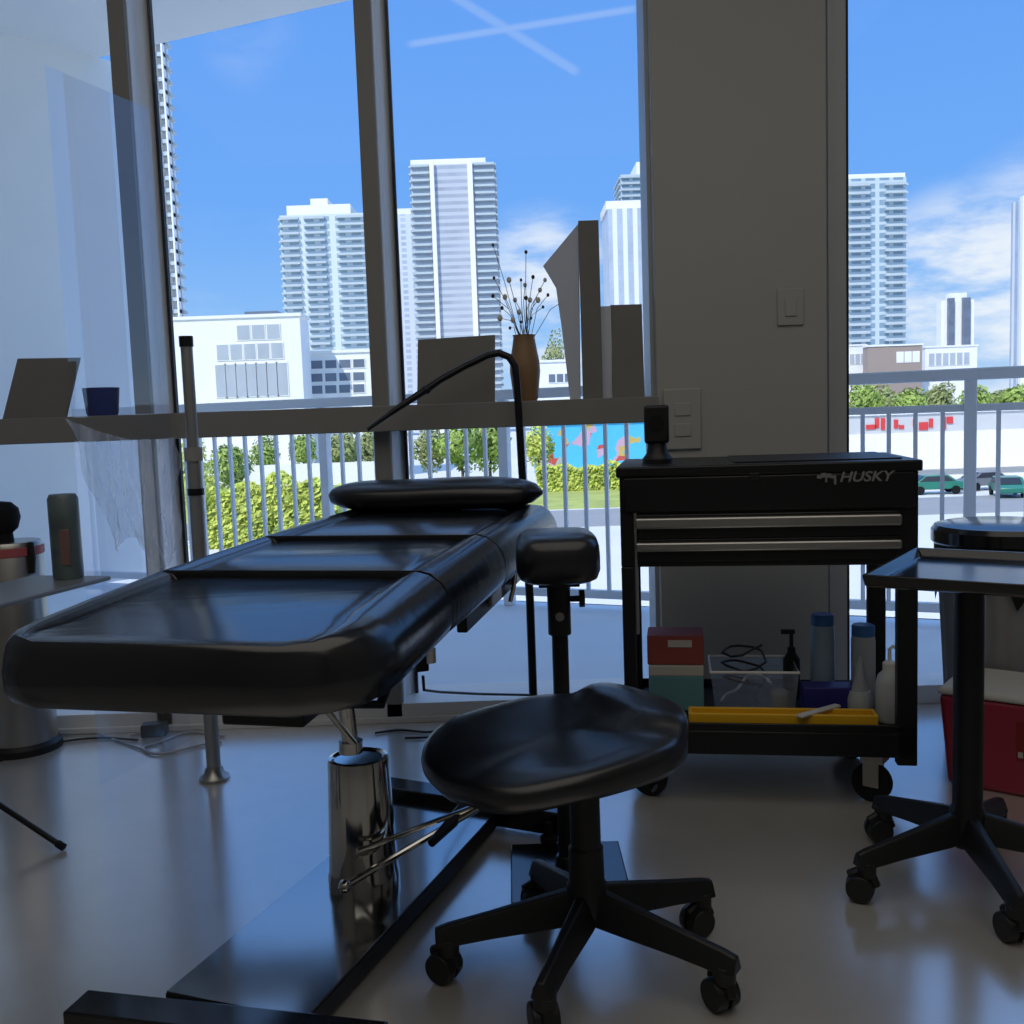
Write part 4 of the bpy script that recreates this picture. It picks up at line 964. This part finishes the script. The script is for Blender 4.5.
def lowblock(name, label, px0, px1, ytop, D, dep, wallm, rows, wm, extra=None):
    xa_, xb_ = P(px0, 380, D).x, P(px1, 380, D).x; zt_ = topz((px0 + px1) / 2, ytop, D)
    r = thing(name, label, 'building', ((xa_ + xb_) / 2, D, GZ))
    MB().bb(xa_, xb_, D, D + dep, GZ, zt_).build('wall', wallm, r, smooth=False)
    MB().bb(xa_ - .2, xb_ + .2, D - .2, D + dep, zt_, zt_ + .35).build('parapet', M['bwhite'], r, smooth=False)
    for (wx0, wx1, wy0, wy1, n_) in rows:
        for k in range(n_):
            a = wx0 + (wx1 - wx0) * (k + .12) / n_; b = wx0 + (wx1 - wx0) * (k + .88) / n_
            A, B = P(a, wy1, D), P(b, wy0, D); B2 = P((wx0 + wx1) / 2, wy0, D); A2 = P((wx0 + wx1) / 2, wy1, D)
            fr = MB().bb(A.x - .12, B.x + .12, D - .10, D + .02, A2.z - .12, B2.z + .12).build('window', M['bwhite'], r, smooth=False)
            MB().bb(A.x, B.x, D - .14, D - .08, A2.z, B2.z).build('pane', wm, fr, smooth=False)
    return r
lowblock('white_building', 'white low building with three rows of windows left of the towers', 176, 303, 318, 115, 5, M['bwhite'], ((236, 281, 325, 339, 3), (216, 284, 344, 359, 5), (216, 288, 364, 396, 7)), M['bwin2'])
rb_ = lowblock('white_building', 'smaller white building with dark windows below the pale tower', 304, 372, 353, 122, 18, M['bwhite'], ((310, 366, 360, 368, 4), (310, 366, 373, 381, 4), (310, 366, 385, 393, 4)), M['bwin'])
tag(MB().bb(P(244, 312, 116).x, P(277, 312, 116).x, 116.2, 119.5, topz(239.5, 318, 115) + .36, topz(260, 311, 116)).build('rooftop_unit', M['bwin']), 'dark flat unit on the roof of the white low building', 'roof unit')
lowblock('white_building', 'low white building with parapet behind the vase', 536, 580, 362, 150, 8, M['bwhite'], ((548, 572, 374, 382, 3),), M['bwin'])
lowblock('brown_building', 'brown block with white window grid in the right window', 868, 922, 346, 210, 3, M['bbrown'], ((896, 920, 352, 362, 3),), M['bwhite'])
lowblock('white_building', 'white stepped building right of the brown block', 925, 977, 347, 217, 4, M['bwhite'], ((928, 970, 353, 365, 6),), M['bwin2'])
lowblock('white_building', 'white building between column and the brown block', 846, 866, 346, 216, 3, M['bwhite'], ((849, 866, 354, 364, 3),), M['bwin2'])
lowblock('white_building', 'distant pale house seen through the pickets left of the post', 238, 300, 434, 140, 12, M['bwhite'], ((245, 262, 440, 447, 2),), M['bwin'])
# long white shop with red lettering
D = 95
sh = lowblock('shop_building', 'long white shop with red roof lettering behind the right railing', 846, 1100, 412, D, 16, M['bcream'], ((985, 998, 453, 460, 1), (950, 958, 452, 462, 1)), M['bwin'])
MB().bb(P(846, 435, D).x, P(1100, 435, D).x, D - .5, D + .02, topz(900, 470, D), topz(900, 433, D)).build('white_front', M['bwhite'], sh, smooth=False)
for (xs, ys, w_, h_) in ((866, 427, 10, 5), (875, 423, 4, 10), (881, 424, 4, 12), (894, 424, 4, 9), (899, 427, 5, 4), (913, 423, 3, 8), (919, 426, 9, 8), (929, 423, 4, 9), (943, 423, 3, 13), (947, 420, 6, 7)):
    A, B = P(xs, ys + h_ / 2, D - .06), P(xs + w_, ys - h_ / 2, D - .06); zz = P(900, ys, D).z
    MB().bb(A.x, B.x, D - .12, D - .02, B.z - (B.z - A.z), B.z).build('sign_letter', M['signred'], sh, smooth=False)
# mural wall
def mural_mat():
    m, nt, b, o = nodes('mural_paint'); tc = nt.nodes.new('ShaderNodeTexCoord')
    n = nt.nodes.new('ShaderNodeTexNoise'); n.inputs['Scale'].default_value = .32; n.inputs['Detail'].default_value = 2; nt.links.new(tc.outputs['Object'], n.inputs['Vector'])
    v = nt.nodes.new('ShaderNodeTexVoronoi'); v.inputs['Scale'].default_value = .55; nt.links.new(tc.outputs['Object'], v.inputs['Vector'])
    r = nt.nodes.new('ShaderNodeValToRGB'); r.color_ramp.interpolation = 'CONSTANT'
    for i, (p, c) in enumerate(((0, (.5, .08, .06)), (.35, (.55, .40, .10)), (.5, (.55, .35, .45)), (.65, (.35, .40, .35)), (.8, (.7, .66, .6)))):
        e = r.color_ramp.elements[i] if i < 2 else r.color_ramp.elements.new(p); e.position = p; e.color = (*c, 1)
    nt.links.new(v.outputs['Color'], r.inputs[0])
    k = nt.nodes.new('ShaderNodeMath'); k.operation = 'GREATER_THAN'; k.inputs[1].default_value = .53; nt.links.new(n.outputs['Fac'], k.inputs[0])
    mx = nt.nodes.new('ShaderNodeMix'); mx.data_type = 'RGBA'; mx.inputs['A'].default_value = (.08, .48, .75, 1)
    nt.links.new(k.outputs[0], mx.inputs['Factor']); nt.links.new(r.outputs[0], mx.inputs['B']); nt.links.new(mx.outputs['Result'], b.inputs['Base Color'])
    b.inputs['Roughness'].default_value = .8
    return m
mu = thing('mural_building', 'long building painted with a bright blue mural behind the railing', 'building', (P(610, 450, 112).x, 112, GZ))
MB().bb(P(536, 450, 112).x, P(760, 450, 112).x, 112, 122, GZ, topz(590, 424, 112)).build('mural_wall', mural_mat(), mu, smooth=False)
MB().bb(P(535, 450, 112).x, P(761, 450, 112).x, 111.8, 122.2, topz(590, 424, 112), topz(590, 421, 112)).build('parapet', M['bwhite'], mu, smooth=False)
# low wall on the left
tag(MB().bb(P(205, 470, 88).x, P(385, 470, 88).x, 88, 88.4, GZ, topz(300, 464, 88)).build('boundary_wall', M['bwhite']), 'long low white boundary wall behind the lime bushes', 'wall', kind='structure')

# trees and bushes
def leaf_bm(n, r, sc, size, seed):
    rnd = random.Random(seed); mb = MB()
    for _ in range(n):
        d = Vector((rnd.gauss(0, 1), rnd.gauss(0, 1), rnd.gauss(0, 1))).normalized() * r * (rnd.random() ** .35)
        lob = 1 + .25 * math.sin(d.x * 3 / r + seed) * math.cos(d.z * 4 / r)
        p = Vector((d.x * sc[0], d.y * sc[1], d.z * sc[2])) * lob
        nn = (d.normalized() + Vector((rnd.gauss(0, .5), rnd.gauss(0, .5), rnd.gauss(0, .5)))).normalized()
        t = nn.orthogonal().normalized(); bq = nn.cross(t); s_ = size * rnd.uniform(.6, 1.3)
        mb.face([p + t * s_, p + bq * s_ * .5, p - t * s_, p - bq * s_ * .5])
    return mb
tprotos = {}
def tree(label, px, ybase, ytop, D, wpx, kind, m_, grp):
    x_ = gx(px, D); zt_ = topz(px, ytop, D); w_ = wpx / 1000 * D
    r = thing('tree' if kind == 't' else 'bush', label, 'tree' if kind == 't' else 'bush', (x_, D, GZ), random.uniform(0, 6), grp)
    h_ = zt_ - GZ; ch = h_ * (.62 if kind == 't' else 1.0)
    mb = leaf_bm(1500, 1.0, (w_ / 2, w_ / 2, ch / 2), max(.14, w_ * (.065 if kind == 't' else .10)), random.randint(0, 999))
    bmesh.ops.translate(mb.bm, vec=(0, 0, h_ - ch / 2), verts=mb.bm.verts[:])
    mb.build('foliage', m_, r, local=True, smooth=False)
    MB().tube([(0, 0, 0), (.05 * w_, 0, h_ * .35), (0, .03 * w_, h_ * .6)], [w_ * .045, w_ * .035, w_ * .02], 8).build('trunk', M['bark'], r, local=True)
trees = [
    ('tall green tree at far left behind the grey pole', 188, 0, 432, 52, 34, 't', 'leaf2'),
    ('leafy green tree right of the grey pole', 226, 0, 440, 70, 40, 't', 'leaf'),
    ('small dark tree beside the distant pale house', 262, 0, 436, 95, 30, 't', 'leaf'),
    ('round tree over the low wall near the left railing post', 338, 0, 430, 98, 44, 't', 'leaf3'),
    ('green tree seen left of the second mullion base', 300, 0, 432, 105, 30, 't', 'leaf'),
    ('pale tree over the low wall right of the railing post', 365, 0, 432, 110, 34, 't', 'leaf3'),
    ('green tree seen just above left part of the bolster', 428, 0, 428, 90, 34, 't', 'leaf3'),
    ('full green tree above the middle of the bolster', 458, 0, 420, 85, 44, 't', 'leaf'),
    ('full green tree left of the middle railing post', 488, 0, 420, 88, 44, 't', 'leaf'),
    ('yellow-green tree at left end of the blue mural', 537, 0, 428, 96, 34, 't', 'leaf2'),
    ('palm-like tree rising behind the vase and folded card', 556, 0, 331, 168, 26, 't', 'leaf3'),
]
for (l, px, _, yt_, D_, wp_, k, mm_) in trees: tree(l, px, 0, yt_, D_, wp_, k, M[mm_], 'trees beyond the balcony')
def hedge(label, px0_, px1_, ytop, D_, dep_, n_, m_):
    xa_, xb_ = gx(px0_, D_), gx(px1_, D_); zt_ = topz((px0_ + px1_) / 2, ytop, D_); L_ = xb_ - xa_; h_ = zt_ - GZ
    r = thing('hedge', label, 'hedge', ((xa_ + xb_) / 2, D_, GZ)); mb = MB(); rnd = random.Random(int(px0_))
    for _ in range(n_):
        x_ = rnd.uniform(-L_ / 2, L_ / 2); hh = h_ * (.86 + .14 * math.sin(x_ * 2.1) * math.sin(x_ * .9 + 1)); f_ = rnd.random()
        p = Vector((x_, rnd.uniform(-dep_ / 2, dep_ / 2), hh)) if f_ < .35 else Vector((x_, -dep_ / 2 + rnd.uniform(-.1, .25), rnd.uniform(0, hh)))
        nn = Vector((rnd.gauss(0, .6), rnd.gauss(-.5, .6), rnd.gauss(.5, .6))).normalized(); t = nn.orthogonal().normalized(); bq = nn.cross(t); q_ = rnd.uniform(.14, .30)
        mb.face([p + t * q_, p + bq * q_ * .6, p - t * q_, p - bq * q_ * .6])
    f = mb.build('foliage', m_, r, local=True, smooth=False)
    MB().bb(-L_ / 2 + .1, L_ / 2 - .1, -dep_ / 2 + .2, dep_ / 2, 0, h_ * .8).build('inner_growth', M['leaf'], r, local=True, smooth=False)
hedge('long lime green hedge in front of the low white wall', 186, 336, 474, 58, 1.6, 4200, M['leaf2'])
hedge('yellow-green hedge running below the blue mural', 534, 668, 462, 92, 2.0, 3200, M['leaf2'])
bl_ = ['beside the right window jamb', 'below the brown block', 'left of the right post', 'below the slim white tower', 'just right of the right post', 'between post and picture edge', 'at the right picture edge', 'beyond the right picture edge']
for i, px in enumerate((864, 885, 910, 938, 975, 997, 1018, 1042)):
    tree('distant round tree over the shop roof, ' + bl_[i], px, 0, 383 + (i % 3) * 3, 180 + (i % 2) * 14, 34, 't', M['leaf3' if i % 2 else 'leaf'], 'distant trees over the shop roof')
# cars
car = None
def make_car(label, px, y, D, rz, m_, s_=1.0):
    r = thing('car', label, 'car', (gx(px, D), D, GZ + .03), rz)
    prof = [(-2.1, .35), (-2.15, .75), (-1.5, .95), (-.9, 1.42), (.7, 1.45), (1.4, 1.0), (2.1, .9), (2.15, .4)]
    mb = MB(); A = [mb.bm.verts.new((x_, -.85, z_)) for x_, z_ in prof]; B = [mb.bm.verts.new((x_, .85, z_)) for x_, z_ in prof]
    mb.bm.faces.new(A); mb.bm.faces.new(B[::-1])
    for k in range(8): mb.bm.faces.new((A[k], A[(k + 1) % 8], B[(k + 1) % 8], B[k]))
    mb.build('body', m_, r, local=True, bevel=.08)
    mb = MB(); gp = [(-1.35, .98), (-.85, 1.36), (.62, 1.38), (1.2, 1.0)]
    for sy in (-.87, .87): mb.face([(x_, sy, z_) for x_, z_ in gp])
    mb.face([(-1.55, -.7, .97), (-1.55, .7, .97), (-.97, .65, 1.40), (-.97, -.65, 1.40)]); mb.face([(1.42, -.7, 1.02), (1.42, .7, 1.02), (.80, .65, 1.44), (.80, -.65, 1.44)])
    mb.build('glazing', M['carglass'], r, local=True, smooth=False)
    for sx in (-1.3, 1.3):
        for sy in (-.8, .8): MB().cyl((sx, sy - .1, .32), (sx, sy + .1, .32), .32).build('wheel', M['rubber'], r, local=True)
make_car('white car parked left of the second mullion, seen over the bolster', 366, 490, 44, .5, M['carwhite'])
make_car('white car between the pickets left of the middle post', 455, 470, 80, .1, M['carwhite'])
make_car('grey car in the lot right of the right railing post', 985, 480, 78, .2, M['cargrey'])
make_car('dark green car seen beside the right end of the tool cart', 935, 480, 76, -.1, M['cargreen'])
make_car('green car in the lot near the right picture edge', 1008, 482, 72, 1.3, M['cargreen'])
